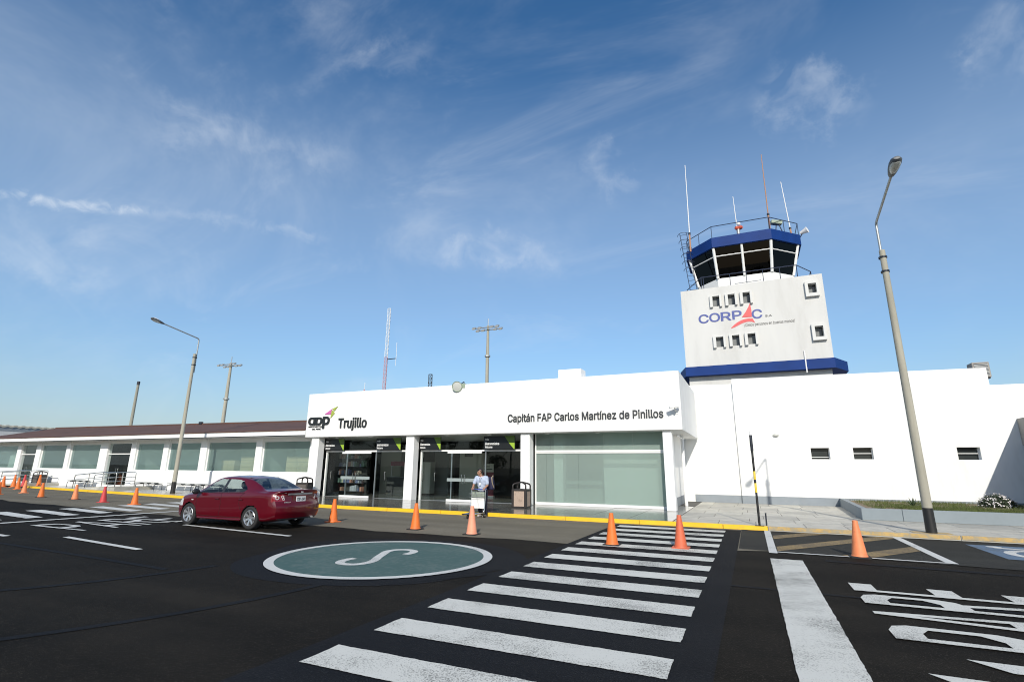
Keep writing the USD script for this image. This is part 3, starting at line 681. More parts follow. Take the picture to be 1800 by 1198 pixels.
# --- welcome boards
for k, (a, b) in enumerate(((-21.50, -19.84), (-17.70, -16.12), (-15.40, -13.74), (-11.36, -9.74))):
    a += .04 if k in (0, 2) else 0
    lab = ['first from the left', 'second from the left', 'third from the left', 'rightmost'][k]
    yb = 21.98; a0, b0 = (max(a, -21.18), b) if k == 0 else (max(a, -14.98), b) if k == 2 else (a, b)
    t = Thing('welcome_sign', 'black welcome board with lime corner, %s above the doors' % lab, 'sign', ((a0 + b0) / 2, yb, 2.56), group='welcome boards over the entrance doors')
    t.part('board', box(a0, b0, yb, yb + .03, 2.53, 3.14), 'sign_black')
    w = b0 - a0; P = lambda u, v: (a0 + u * w, 2.53 + v * .61)
    t.part('green_panel', ext_xz(sg.Polygon([P(.66, 1), P(.985, 1), P(.985, .50), P(.80, .50)]), yb - .004, yb - .001), 'sign_green')
    t.part('lime_panel', ext_xz(sg.Polygon([P(.80, .49), P(.985, .49), P(.985, .01), P(.965, .01)]), yb - .004, yb - .001), 'sign_lime')
    for txt, u0, u1, v, h in (('adp', .04, .17, .70, .075), ('Bienvenidos', .04, .50, .34, .115), ('Welcome', .04, .28, .10, .085)):
        for ch, m in letters_xz(txt, a0 + u0 * w, a0 + u1 * w, 2.53 + v * .61, h, yb - .001, .006, True): t.part('letter', m, 'sign_white')

# --- things on the fascia
t = Thing('floodlight', 'round grey green floodlight on the parapet above the entrance', 'floodlight', (-12.45, YF, 5.45))
c = np.array((-12.50, YF - .20, 5.46)); ax = np.array((.22, -.93, -.26)); ax /= np.linalg.norm(ax)
def aligned(mesh, axis, at):
    z = np.array(axis, float); z /= np.linalg.norm(z); x = np.cross([0, 0, 1.0] if abs(z[2]) < .95 else [1.0, 0, 0], z); x /= np.linalg.norm(x); y = np.cross(z, x)
    T = np.eye(4); T[:3, 0], T[:3, 1], T[:3, 2], T[:3, 3] = x, y, z, at
    mesh.apply_transform(T); return mesh
t.part('housing', aligned(lathe([(0, -.34), (.10, -.34), (.13, -.28), (.16, -.12), (.25, 0), (.255, .03), (.235, .03), (.15, -.1), (0, -.2)], 28), ax, c + [0, .1, .02]), 'lamp_green', 30)
t.part('lens', aligned(lathe([(0, .03), (.15, .022), (.235, .0), (.235, -.01), (0, -.01)], 28), ax, c + [0, .1, .02]), 'lamp_lens', 30)
t.part('bracket', pipe(bend([(-12.20, YF + .02, 5.50), (-12.20, YF + .05, 5.72), (-12.42, YF + .1, 5.62)], .05), .022), 'dark_metal', True)
t.part('base', box(-12.32, -12.12, YF - .015, YF + .14, 5.40, 5.62, .004), 'lamp_green')
t = Thing('security_camera', 'white security camera at the right end of the fascia', 'camera', (-2.45, 21.0, 4.0))
t.part('housing', aligned(box(-.05, .05, -.05, .05, -.20, .20, .012), (-.92, -.35, -.16), (-2.46, 21.02, 4.10)), 'alu_white')
t.part('sunshield', aligned(box(-.065, -.055, -.065, .065, -.23, .24), (-.92, -.35, -.16), (-2.46, 21.02, 4.115)), 'alu_white')
t.part('bracket', pipe(bend([(-2.44, YF, 3.93), (-2.44, 21.1, 3.93), (-2.45, 21.04, 4.04)], .05), .022), 'alu', True); t.part('base', box(-2.52, -2.36, YF - .02, YF - .002, 3.84, 4.02), 'alu_white')

# ================================================================== LEFT WING
WY = 22.3
t = Thing('terminal_wing', 'long low white terminal wing with brown roof and row of windows', 'building', (-42, WY, .12))
WX0, WX1 = -58.4, -22.1
cols = [(-22.55, -22.1), (-26.84, -26.32), (-31.80, -31.2), (-35.50, -34.98), (-39.02, -38.46), (-42.66, -41.75), (-47.0, -46.5), (-51.2, -50.55), (-54.05, -53.45), (-58.4, -57.9)]
zs, zt = 1.30, 3.11
for a, b in cols: t.part('pilaster', box(a, b, WY - .07, WY + .25, .12, 3.315, .008), 'wall_white_plain')
t.part('lintel', box(WX0, WX1, WY + .02, WY + .25, 3.11, 3.315), 'wall_white_plain')
for i, (c0, c1) in enumerate(zip(cols, cols[1:])):
    a, b = c1[1], c0[0]
    door = i in (4, 7)
    if not door:
        t.part('sill_wall', box(a, b, WY, WY + .2, .12, zs), 'wall_white')
        w = t.part('window', cat([box(a, b, WY + .06, WY + .13, zs, zs + .05), box(a, b, WY + .06, WY + .13, zt - .05, zt), box(a, a + .05, WY + .06, WY + .13, zs + .05, zt - .05), box(b - .05, b, WY + .06, WY + .13, zs + .05, zt - .05)]), 'alu_white')
        n = 2 if b - a > 3.3 else 1
        for k in range(n):
            u0, u1 = a + .05 + (b - a - .1) * k / n, a + .05 + (b - a - .1) * (k + 1) / n
            t.part('pane', box(u0 + .003, u1 - .003, WY + .09, WY + .10, zs + .05, zt - .05), 'glass_wing', parent=w)
    else:
        t.part('door_transom', box(a, b, WY + .05, WY + .13, 2.36, 2.43, .005), 'alu_white')
        t.part('transom_pane', box(a + .01, b - .01, WY + .09, WY + .10, 2.43, zt), 'glass_clear')
        m = (a + b) / 2
        for u0, u1, s in ((a, m, 1), (m, b, -1)):
            d = t.part('door', box(u0 + .01, u1 - .01, WY + .085, WY + .097, .16, 2.355), 'glass_clear')
            t.part('handle', pipe(bend([(m - s * .12, WY + .08, 1.0), (m - s * .12, WY + .01, 1.0), (m - s * .12, WY + .01, 1.4), (m - s * .12, WY + .08, 1.4)], .04), .014), 'steel', True, parent=d)
        t.part('door_sill', box(a, b, WY - .05, WY + .2, .12, .30), 'soffit_white')
# eave and roof
t.part('eave_fascia', box(WX0, -22.12, 21.35, 21.43, 3.345, 3.64, .01), 'wall_white_plain')
t.part('eave_soffit', box(WX0, -22.12, 21.43, WY + .2, 3.32, 3.38), 'soffit_white')
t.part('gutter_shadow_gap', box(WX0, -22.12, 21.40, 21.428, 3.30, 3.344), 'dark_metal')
RX = -56.4                                                   # foot of the hip
rv = np.array([(-75, 21.30, 3.84), (-22.12, 21.30, 3.84), (-22.12, 27.0, 4.74), (-59.4, 27.0, 4.86), (-75, 27.0, 3.9)], float)
def roofplane(P, th=.05):
    P = np.array(P, float); n = len(P); v = np.vstack([P, P - [0, 0, th]]); f = [(0, i, i + 1) for i in range(1, n - 1)] + [(n, n + i + 1, n + i) for i in range(1, n - 1)]
    for i in range(n):
        j = (i + 1) % n; f += [(i, n + i, j), (j, n + i, n + j)]
    m = trimesh.Trimesh(v, f, process=False); m.fix_normals(); return m
rf = t.part('roof', roofplane([(-58.7, 21.30, 3.645), (-22.12, 21.30, 3.645), (-22.12, 27.0, 4.67), (-59.6, 27.0, 4.93)]), 'roof_brown')
t.part('roof_back', roofplane([(-22.12, 27.0, 4.67), (-22.12, 33.0, 3.6), (-59.6, 33.0, 3.6), (-59.6, 27.0, 4.93)]), 'roof_brown', parent=rf)
t.part('ridge_cap', tube((-22.2, 27.0, 4.685), (-59.6, 27.0, 4.945), .07, n=8), 'roof_brown', True, parent=rf)
t.part('end_wall', ext_xz(sg.box(WX0, .12, WX0 + .2, 3.445), 22.3, 33), 'wall_white_plain'); t.part('gable', trimesh.convex.convex_hull(np.array([(x, y, z) for x in (WX0 + .02, WX0 + .2) for y, z in ((21.5, 3.45), (32.6, 3.45), (27, 4.7))])), 'wall_white_plain')
t.part('roof_vent', cat([box(-39.1, -38.8, 26.85, 27.05, 4.78, 4.98, .02)]), 'dark_metal')
# interior of the wing
t.part('back_wall', box(WX0, -22.16, 24.9, 25.0, .12, 3.315), 'interior_teal'); t.part('floor', box(WX0, -22.18, 22.5, 24.9, .05, .122), 'interior_mid'); t.part('ceiling', box(WX0, -22.16, 22.55, 25.0, 3.32, 3.38), 'interior_pale')
for x, m in ((-26.55, 'interior_pale'), (-31.5, 'interior_mid'), (-38.7, 'interior_pale'), (-42.2, 'interior_dark'), (-46.75, 'interior_pale'), (-50.9, 'interior_dark'), (-53.75, 'interior_pale')): t.part('partition', box(x - .06, x + .06, 22.7, 24.9, .125, 3.235), m)
t.part('inner_screen', box(-42.1, -38.8, 24.6, 24.7, .125, 3.23), 'interior_dark'); t.part('inner_screen', box(-53.7, -50.95, 24.2, 24.3, .125, 3.23), 'interior_dark')
ci = 0
def cartons(x0, x1, y, ztop, cols_, rows, labelled, where):
    global ci
    lev = {2: ('lower', 'upper'), 3: ('bottom', 'middle', 'top')}[rows]; cn = {2: ('left', 'right'), 3: ('left', 'middle', 'right')}[cols_]
    w = (x1 - x0) / cols_; h = (ztop - .9) / rows
    for i in range(cols_):
        for j in range(rows):
            ci += 1
            c = Thing('cardboard_box', 'brown cardboard box, %s of %s column, behind %s' % (lev[j], cn[i], where), 'cardboard box', (x0 + (i + .5) * w, y, .9 + j * h), group=labelled, local=True)
            c.part('carton', box(-w / 2 + .01, w / 2 - .01, 0, .5, .003, h - .004, .01), 'carton'); c.part('tape', box(-w / 2 + .012, w / 2 - .012, -.003, -.0005, h * .46, h * .54), 'bag_tan')
t = Thing('store_shelf', 'low pale shelf behind the window next to the entrance', 'shelf', (-24, 23.2, .12)); t.part('top', box(-26.2, -22.5, 23.1, 23.75, .84, .895), 'interior_pale'); t.part('side', box(-26.2, -26.15, 23.1, 23.75, .125, .84), 'interior_pale'); t.part('side', box(-22.55, -22.5, 23.1, 23.75, .125, .84), 'interior_pale')
t = Thing('store_shelf', 'low pale shelf behind the second window from the entrance', 'shelf', (-29, 23.2, .12)); t.part('top', box(-31.1, -27.0, 23.1, 23.75, .84, .895), 'interior_pale'); t.part('side', box(-31.1, -31.05, 23.1, 23.75, .125, .84), 'interior_pale'); t.part('side', box(-27.05, -27.0, 23.1, 23.75, .125, .84), 'interior_pale')
cartons(-25.3, -22.6, 23.2, 2.25, 3, 2, 'cardboard boxes behind the wing windows', 'the window beside the entrance')
cartons(-29.2, -27.05, 23.2, 2.25, 2, 3, 'cardboard boxes behind the wing windows', 'the second window at right')
cartons(-30.95, -29.75, 23.2, 2.0, 2, 2, 'cardboard boxes behind the wing windows', 'the second window at left')
t = Thing('notice_board', 'white notice sheet hung inside the leftmost window', 'notice', (-55.5, 22.9, 1.5)); t.part('sheet', box(-56.6, -54.6, 22.9, 22.92, 1.35, 2.35), 'interior_pale'); t.part('frame', box(-56.65, -54.55, 22.925, 22.95, 1.3, 2.4), 'alu')

# ================================================================== RIGHT BLOCK
RY = 28.25
t = Thing('terminal_block', 'tall plain white block with grey plinth and three small windows', 'building', (4.6, RY, .12))
wins = [(2.73, 3.49, 2.21, 2.725), (4.42, 5.18, 2.21, 2.725), (8.20, 8.98, 2.20, 2.715)]
wp = sg.Polygon([(-.42, .12), (40, .12), (40, 5.32), (9.74, 5.32), (9.74, 6.08), (-.42, 6.2)]).difference(unary_union([sg.box(a, c, b, d) for a, b, c, d in wins]))
t.part('wall', ext_xz(wp, RY, RY + .3), 'wall_white')
t.part('wall', ext_xz(sg.Polygon([(-3.0, .12), (-.42, .12), (-.42, 5.96), (-3.0, 6.02)]), RY + .14, RY + .4), 'wall_white')
t.part('plinth', box(-.425, 10.35, RY - .012, RY + .02, .12, .485), 'plinth_grey'); t.part('plinth', box(-2.6, -.43, RY + .128, RY + .16, .12, .485), 'plinth_grey')
t.part('roof', box(-3, 40, RY + .3, 44, 5.0, 5.1), 'porch_grey')
t.part('step_return', box(9.60, 9.74, RY + .3, 36, 5.1, 6.08), 'wall_white_plain')
for a, b, c, d in wins:
    w = t.part('window', box(a - .02, b + .02, RY + .25, RY + .262, c - .02, d + .02), 'win_dark')
    zb_ = (c + d) / 2 if a > 4 else c + .10
    t.part('bar', box(a, b, RY + .15, RY + .18, zb_ - .013, zb_ + .013), 'alu_white', parent=w); t.part('reveal_frame', box(b - .03, b - .002, RY + .18, RY + .25, c, d), 'alu_white', parent=w)
t = Thing('bulkhead_lamp', 'oval white bulkhead lamp high on the blank white wall', 'lamp', (1.33, RY, 3.35))
t.part('cover', sph((0, 0, 0), .11, 3, (1.25, .9, .72)).apply_translation((1.33, RY - .05, 3.35)), 'lamp_lens', True); t.part('base', box(1.21, 1.45, RY - .03, RY - .001, 3.29, 3.41, .01), 'alu_white')
t = Thing('air_conditioner', 'boxy air conditioner hung at the step of the white parapet', 'air conditioner', (9.9, 28.9, 5.7))
t.part('casing', box(9.42, 10.02, 28.65, 29.25, 5.72, 6.40, .02), 'porch_grey'); t.part('grille', box(9.48, 9.96, 28.642, 28.652, 5.78, 6.34), 'dark_metal')
for k in range(9): t.part('fin', box(9.48, 9.96, 28.63, 28.641, 5.80 + .06 * k, 5.82 + .06 * k), 'galv')
for x in (9.5, 9.94): t.part('bracket', box(x - .02, x + .02, 28.6, 29.3, 5.66, 5.718), 'dark_metal')
t = Thing('roof_tank', 'low dark rounded tank just showing over the right roof edge', 'tank', (11.2, 31, 5.1))
t.part('body', aligned(lathe([(0, -.38), (.18, -.38), (.22, -.3), (.22, .3), (.18, .38), (0, .38)], 20), (1, 0, 0), (10.75, 29.2, 5.22)), 'dark_metal', 30); t.part('cradle', box(10.5, 11.0, 29.1, 29.3, 5.1, 5.16), 'galv')
t = Thing('porch', 'grey porch with deep beam jutting from the wall at right edge', 'porch', (13, 24.5, .12))
t.part('beam', box(10.37, 17.5, 20.2, RY - .003, 2.78, 3.87, .01), 'porch_grey'); t.part('side_screen', box(10.42, 10.5, 20.6, RY - .004, .12, 2.777), 'interior_dark')
for y in (20.7, 23.2, 25.7): t.part('screen_post', box(10.385, 10.418, y, y + .1, .12, 2.776), 'dark_metal')

# ================================================================== CONTROL TOWER
TY = 31.0
t = Thing('control_tower', 'white control tower with blue bands and dark glazed cab', 'tower', (.87, 34.5, 5.1))
BL, BR, BB = -2.83, 4.60, 38.4
wn = [(-1.07, -.70, 10.97, 11.58), (-.23, .13, 10.97, 11.59), (.56, .93, 10.97, 11.60), (-1.07, -.68, 8.53, 9.11), (-.21, .16, 8.54, 9.13), (.60, .99, 8.55, 9.15), (3.85, 4.24, 11.10, 11.65), (3.90, 4.29, 8.63, 9.22)]
front = sg.Polygon([(BL, 7.45), (BR, 7.45), (BR, 12.19), (BL, 12.14)]).difference(unary_union([sg.box(a, c, b, d) for a, b, c, d in wn]))
t.part('front_wall', ext_xz(front, TY, TY + .25), 'tower_white')
t.part('side_wall', box(BL, BL + .25, TY + .25, BB, 7.45, 12.14), 'tower_white'); t.part('side_wall', box(BR - .25, BR, TY + .25, BB, 7.45, 12.19), 'tower_white'); t.part('rear_wall', box(BL, BR, BB, BB + .25, 7.45, 12.16), 'tower_white')
t.part('gallery_floor', box(BL + .25, BR - .25, TY + .25, BB, 11.9, 12.05), 'tower_frame')
t.part('lower_storey', box(BL + .1, BR - .1, TY + .35, BB, 5.0, 6.93), 'tower_white')
for a, b in ((1.25, 2.1), (2.55, 3.4)): t.part('slit_window', box(a, b, TY + .335, TY + .352, 6.44, 6.52), 'win_dark')
slab_p = sg.Polygon([(BL - .03, TY - .06), (BR + .03, TY - .06), (5.42, 32.5), (5.42, 38.8), (-3.32, 38.8), (-3.32, 32.6)])
t.part('blue_slab', ext_xy(slab_p, 6.94, 7.47), 'blue_band', label='blue slab band at the foot of the tower')
for i, (a, b, c, d) in enumerate(wn):
    w = t.part('window', box(a - .02, b + .02, TY + .2, TY + .215, c - .02, d + .02), 'win_dark')
    t.part('curtain', box(a, a + (b - a) * (.55 if i != 1 else .5), TY + .185, TY + .198, c, d), 'curtain_grey', parent=w)
    if i < 6:
        t.part('fin', box(a - .16, a, TY - .16, TY - .001, c - .06, d + .06, .008), 'tower_frame', parent=w); t.part('fin', box(b, b + .12, TY - .16, TY - .001, c - .06, d + .06, .008), 'tower_frame', parent=w)
        t.part('head', box(a, b, TY - .10, TY - .001, d, d + .05), 'tower_frame', parent=w)
    else:
        o = sg.box(a - .15, c - .18, b + .12, d + .14).difference(sg.box(a, c, b, d)); t.part('box_frame', ext_xz(o, TY - .18, TY - .001), 'tower_frame', parent=w)
t.part('service_pipe', tube((3.28, TY - .05, 6.75), (3.28, TY - .05, 7.95), .035), 'antenna_white', True)
# cab
def oct_(front_y, hx, cx, ch, depth):
    return [(cx - hx, front_y), (cx + hx, front_y), (cx + hx + ch, front_y + ch), (cx + hx + ch, front_y + ch + depth), (cx + hx, front_y + 2 * ch + depth), (cx - hx, front_y + 2 * ch + depth), (cx - hx - ch, front_y + ch + depth), (cx - hx - ch, front_y + ch)]
CX_ = .80
ob = oct_(32.2, 1.49, CX_, 1.2, 2.3); ot = oct_(31.85, 1.60, CX_, 1.52, 2.36); rf_ = oct_(31.7, 1.655, CX_, 1.66, 2.4); bs = oct_(32.2, 1.5, CX_, 1.22, 2.3)
zg, zt_ = 13.08, 14.97
t.part('cab_base', ext_xy(sg.Polygon(bs), 12.05, zg), 'cab_white')
t.part('roof_fascia', ext_xy(sg.Polygon(rf_), zt_, 15.61), 'blue_band', label='deep blue roof fascia of the cab')
t.part('cab_floor', ext_xy(sg.Polygon(oct_(32.4, 1.4, CX_, 1.1, 2.2)), zg + .002, zg + .02), 'interior_dark')
t.part('console', ext_xy(sg.Polygon(oct_(32.7, 1.2, CX_, .95, 2.0)).difference(sg.Polygon(oct_(33.3, .9, CX_, .75, 1.6))), zg + .02, zg + .42), 'interior_dark')
for i in range(8):
    a0, a1, b0, b1 = np.r_[ob[i], zg], np.r_[ob[(i + 1) % 8], zg], np.r_[ot[i], zt_], np.r_[ot[(i + 1) % 8], zt_]
    nrm = np.cross(a1 - a0, b0 - a0); nrm /= np.linalg.norm(nrm)
    segs = 2 if i in (0,) else 1
    for k in range(segs):
        u0, u1 = k / segs, (k + 1) / segs
        q = [a0 + (a1 - a0) * u0, a0 + (a1 - a0) * u1, b0 + (b1 - b0) * u1, b0 + (b1 - b0) * u0]
        p = t.part('cab_pane', cat([quad(*q), ]), 'glass_tower')
        m = [q[0] + (q[3] - q[0]) * .72, q[1] + (q[2] - q[1]) * .72]
        t.part('glazing_bar', tube(m[0] + nrm * .02, m[1] + nrm * .02, .035, n=6), 'cab_white', parent=p)
        if k == 1: t.part('mullion', tube((a0 + a1) / 2 + nrm * .01, (b0 + b1) / 2 + nrm * .01, .075, n=8), 'cab_white')
    t.part('mullion', tube(a0, b0, .085, n=8), 'cab_white')
def railing(pts, h, posts, low=None, name='railing'):
    P = [np.array(p, float) for p in pts]
    r = t.part(name, pipe([p + [0, 0, h] for p in P], .024, 6), 'rail_dark')
    for p in posts: t.part('rail_post', tube(np.array(p), np.array(p) + [0, 0, h], .02, n=6), 'rail_dark', parent=r)
rr_pts = [(x, y, 15.61) for x, y in oct_(31.78, 1.62, CX_, 1.62, 2.38)]
railing(rr_pts + rr_pts[:1], .78, [rr_pts[i] for i in range(8)] + [tuple((np.array(rr_pts[i]) + np.array(rr_pts[(i + 1) % 8])) / 2) for i in (1, 7)], name='roof_railing')
gz = 12.16
GR = [(-2.62, 33.2), (-1.62, TY + .15), (3.45, TY + .15), (4.30, 32.6), (4.30, 36.8), (-2.62, 36.8)]
gr = t.part('gallery_railing', pipe([(x, y, gz + .76) for x, y in GR + GR[:1]], .026, 6), 'rail_dark')
for x, y in GR: t.part('rail_post', tube((x, y, gz - .12), (x, y, gz + .76), .024, n=6), 'rail_dark', parent=gr)
for x in (-1.5, -.02, .86, 1.73, 2.6): t.part('rail_post', tube((x, TY + .15, gz - .1), (x, TY + .15, gz + .72), .022, n=6), 'rail_dark')
t.part('gallery_bar', tube((.2, TY + .14, gz + .10), (1.6, TY + .14, gz + .13), .016, n=6), 'rail_dark')
# ladder with safety hoops on the left side
lx, ly = -2.12, 32.35
lad = t.part('ladder', cat([tube((lx - .2, ly, 12.1), (lx - .62, ly, 16.5), .022, n=6), tube((lx + .2, ly, 12.1), (lx - .20, ly, 16.5), .022, n=6)]), 'rail_dark')
for k in range(14):
    f = k / 13; t.part('rung', tube((lx - .2 - .42 * f, ly, 12.3 + 4.1 * f), (lx + .2 - .40 * f, ly, 12.3 + 4.1 * f), .014, n=5), 'rail_dark', parent=lad)
for k in range(6):
    z = 13.9 + .48 * k; f = (z - 12.1) / 4.4; c0 = (lx - .41 * f, ly - .05, z)
    t.part('hoop', pipe([(c0[0] + .36 * math.cos(a), c0[1] - .02 - .55 * math.sin(a), z) for a in np.linspace(0, math.pi, 9)], .016, 5), 'rail_dark', parent=lad)
# sign on the tower
t = Thing('tower_sign', 'blue CORPAC lettering with red sail mark and slogan on tower wall', 'sign', (.6, TY, 9.5))
YS = TY - .003
for ch, (a, b), zb_ in zip('CORP', ((-1.93, -1.37), (-1.34, -.75), (-.71, -.16), (-.10, .42)), (10.04, 10.06, 10.06, 10.08)):
    m = letters_xz(ch, a, b, zb_, .50, YS, .012, True)[0][1]; t.part('letter', m, 'logo_blue')
t.part('letter', letters_xz('C', .92, 1.46, 10.02, .50, YS, .012, True)[0][1], 'logo_blue')
t.part('sail', ext_xz(sg.Polygon([(.90, 10.98), (.80, 10.75), (.62, 10.45), (.40, 10.16), (.66, 10.13), (.92, 10.12), (.93, 10.5)]), YS - .012, YS), 'logo_red')
cv = spline2([(-.22, 9.58), (.02, 9.80), (.35, 9.98), (.68, 10.05), (.95, 10.03)], 20); cv2 = spline2([(1.06, 9.76), (.80, 9.86), (.45, 9.82), (.12, 9.68), (-.22, 9.56)], 20)
t.part('hull_swoosh', ext_xz(sg.Polygon(list(map(tuple, cv)) + list(map(tuple, cv2))).buffer(0), YS - .012, YS), 'logo_red')
for ch, m in letters_xz('S.A', 1.60, 1.93, 10.05, .11, YS, .01, True): t.part('small_letter', m, 'letter_dark')
for ch, m in letters_xz('¡Cielos peruanos en buenas manos!', .50, 3.02, 9.60, .165, YS, .01, False): t.part('small_letter', m, 'letter_dark')
# antennas and gear on the tower roof
def whip(lab, base, top, m2, r=.035, group='whip antennas on the tower roof', foot='antenna_rust', n=1.0):
    t = Thing('whip_antenna', lab, 'antenna', base, group=group)
    b, p = np.array(base), np.array(top); q = b + (p - b) * .2
    t.part('mast', tube(b, q, r * 1.5, n=8), foot, True); t.part('rod', tube(q, p, r, r * .55, 8), m2, True); t.part('clamp', tube(q - (p - b) * .012, q + (p - b) * .012, r * 2.1, n=8), 'dark_metal')
whip('tall white whip antenna beside the ladder cage, leftmost on the tower', (-2.13, 31.9, 15.0), (-2.05, 31.9, 21.1), 'antenna_white')
whip('tallest rusty whip antenna at the front corner of the tower roof', (2.42, 31.9, 15.6), (2.44, 31.9, 20.7), 'antenna_rust')
whip('thin white whip antenna on the right of the tower roof', (3.75, 34.0, 15.6), (3.52, 34.0, 19.7), 'antenna_white')
whip('short white antenna with dark ball tip above the red beacon', (.70, 33.8, 16.4), (.64, 33.8, 19.2), 'antenna_white', .03)
t = Thing('beacon_light', 'red rotating beacon light in the middle of the tower roof', 'beacon', (.74, 33.0, 15.6))
t.part('stand', tube((.74, 33.0, 15.6), (.74, 33.0, 16.45), .09, n=10), 'galv', True)
t.part('lamp', sph((.70, 33.0, 16.62), .20, 2, (1, 1, .8)) if False else aligned(lathe([(0, -.13), (.11, -.13), (.125, -.06), (.125, .06), (.09, .13), (0, .14)], 16), (-.75, -.6, .1), (.68, 33.0, 16.56)), 'beacon_red', 30)
t.part('lamp', aligned(lathe([(0, -.13), (.11, -.13), (.125, -.06), (.125, .06), (.09, .13), (0, .14)], 16), (.8, -.5, .1), (.86, 33.0, 16.56)), 'beacon_red', 30); t.part('cap', sph((.78, 32.9, 16.78), .12, 2), 'alu_white', True)
t = Thing('roof_spotlight', 'pale box spotlight on a stand on the tower roof', 'spotlight', (2.95, 32.6, 15.6))
t.part('head', aligned(box(-.16, .16, -.12, .12, -.32, .32, .03), (-.9, -.3, .15), (2.85, 32.6, 16.32)), 'lamp_green'); t.part('leg', tube((2.75, 32.6, 15.6), (2.85, 32.6, 16.2), .03), 'rail_dark'); t.part('leg', tube((3.15, 32.6, 15.6), (2.98, 32.6, 16.2), .03), 'rail_dark')
t = Thing('loudhailer', 'small white horn lamp sticking out at right of the cab roof', 'lamp', (4.25, 33.5, 15.6))
t.part('head', aligned(lathe([(0, -.2), (.10, -.2), (.13, 0), (.2, .22), (0, .2)], 16), (.85, -.4, .25), (4.35, 33.5, 15.85)), 'antenna_white', 30); t.part('arm', tube((4.1, 33.6, 15.5), (4.3, 33.52, 15.8), .03), 'rail_dark')

# ================================================================== POLES AND MASTS
def street_lamp(lab, loc, side):
    t = Thing('street_lamp', lab, 'street lamp', loc, group='concrete street lamps along the kerb', local=True)
    t.part('pole', lathe([(0, .62), (.115, .62), (.078, 8.0), (.074, 8.02), (0, 8.02)], 20), 'concrete_pole', 40)
    t.part('painted_base', lathe([(0, 0), (.126, 0), (.118, .64), (0, .64)], 20), 'black_paint', 40)
    t.part('footing', ext_xy(sg.box(-.42, -.3, .42, .3), -.02, .008), 'kerb_ochre')
    P = bend([(0, .115, 6.9), (0, .115, 8.9), (0, .05, 8.98), (0, -2.14, 9.365)], .1)
    t.part('arm', pipe(P, .036, 8), 'galv', True)
    for z in (7.35, 7.8): t.part('strap', ext_xy(sa.scale(sg.Point(0, .03).buffer(.128, 8), .86, 1).difference(sa.scale(sg.Point(0, .03).buffer(.116, 8), .86, 1)), z - .025, z + .025), 'dark_metal')
    T = trimesh.transformations
    prof = [(0, -.42), (.07, -.42), (.11, -.3), (.155, -.05), (.17, .18), (.15, .34), (.09, .42), (0, .44)]
    h = lathe(prof, 20); h.apply_scale((1, .62, 1)); top = trimesh.intersections.slice_mesh_plane(h, [0, 1, 0], [0, 0, 0], cap=False)
    def put(m):
        v = m.vertices.copy(); m.vertices = np.c_[v[:, 0], -v[:, 2], v[:, 1]]; m.fix_normals() if False else None
        m.apply_scale(.86); m.apply_transform(T.rotation_matrix(-.2, [1, 0, 0])); m.apply_translation([0, -2.42, 9.42]); return m
    hs = t.part('lamp_head', put(h.copy()), 'lamp_body', 40)
    l = lathe([(0, -.22), (.08, -.2), (.135, 0), (.145, .18), (.11, .32), (0, .36)], 20); l.apply_scale((1, .55, 1)); l.apply_translation([0, -.045, 0])
    t.part('lens', put(l), 'lamp_lens', 40, parent=hs)
    tp = lathe([(0, -.1), (.1, -.08), (.15, .1), (.13, .3), (0, .38)], 20); tp.apply_scale((1, .5, 1)); tp.apply_translation([0, .05, 0]); t.part('cover', put(tp), 'antenna_white', 40, parent=hs)
    return t
street_lamp('concrete street lamp with black foot on the pavement at right', (4.25, 17.26 + .32, .12), 1)
street_lamp('concrete street lamp with black foot behind the red car', (-29.64, 19.47, .12), 1)
t = Thing('marker_post', 'thin black post with yellow bands on the kerb by the crossing', 'post', (.10, 17.3, .12))
for z0, z1, m, nm in ((.12, 1.05, 'black_paint', 'shaft'), (1.05, 1.32, 'post_yellow', 'band'), (1.32, 1.42, 'black_paint', 'shaft'), (1.42, 1.66, 'post_yellow', 'band'), (1.66, 2.25, 'black_paint', 'shaft')): t.part(nm, tube((.14, 17.3, z0), (.14, 17.3, z1), .034, n=10), m, True)
t.part('sleeve', tube((.14, 17.3, 2.25), (.14, 17.3, 2.72), .044, n=10), 'dark_metal', True); t.part('tip', tube((.14, 17.3, 2.72), (.13, 17.3, 2.86), .022, n=8), 'alu_white', True); t.part('base_plate', box(.02, .26, 17.22, 17.38, .121, .135), 'black_paint')
t = Thing('short_peg', 'short dark steel peg standing beside the striped post', 'peg', (.33, 17.5, .12)); t.part('rod', tube((.33, 17.5, .12), (.335, 17.5, .47), .022), 'dark_metal'); t.part('cap', tube((.335, 17.5, .47), (.335, 17.5, .485), .028), 'galv')
t = Thing('short_peg', 'thin steel peg on the pavement further behind the striped post', 'peg', (.20, 22.1, .12)); t.part('rod', tube((.20, 22.1, .12), (.19, 22.1, .50), .022), 'pole_timber'); t.part('cap', tube((.19, 22.1, .50), (.19, 22.1, .515), .028), 'galv')

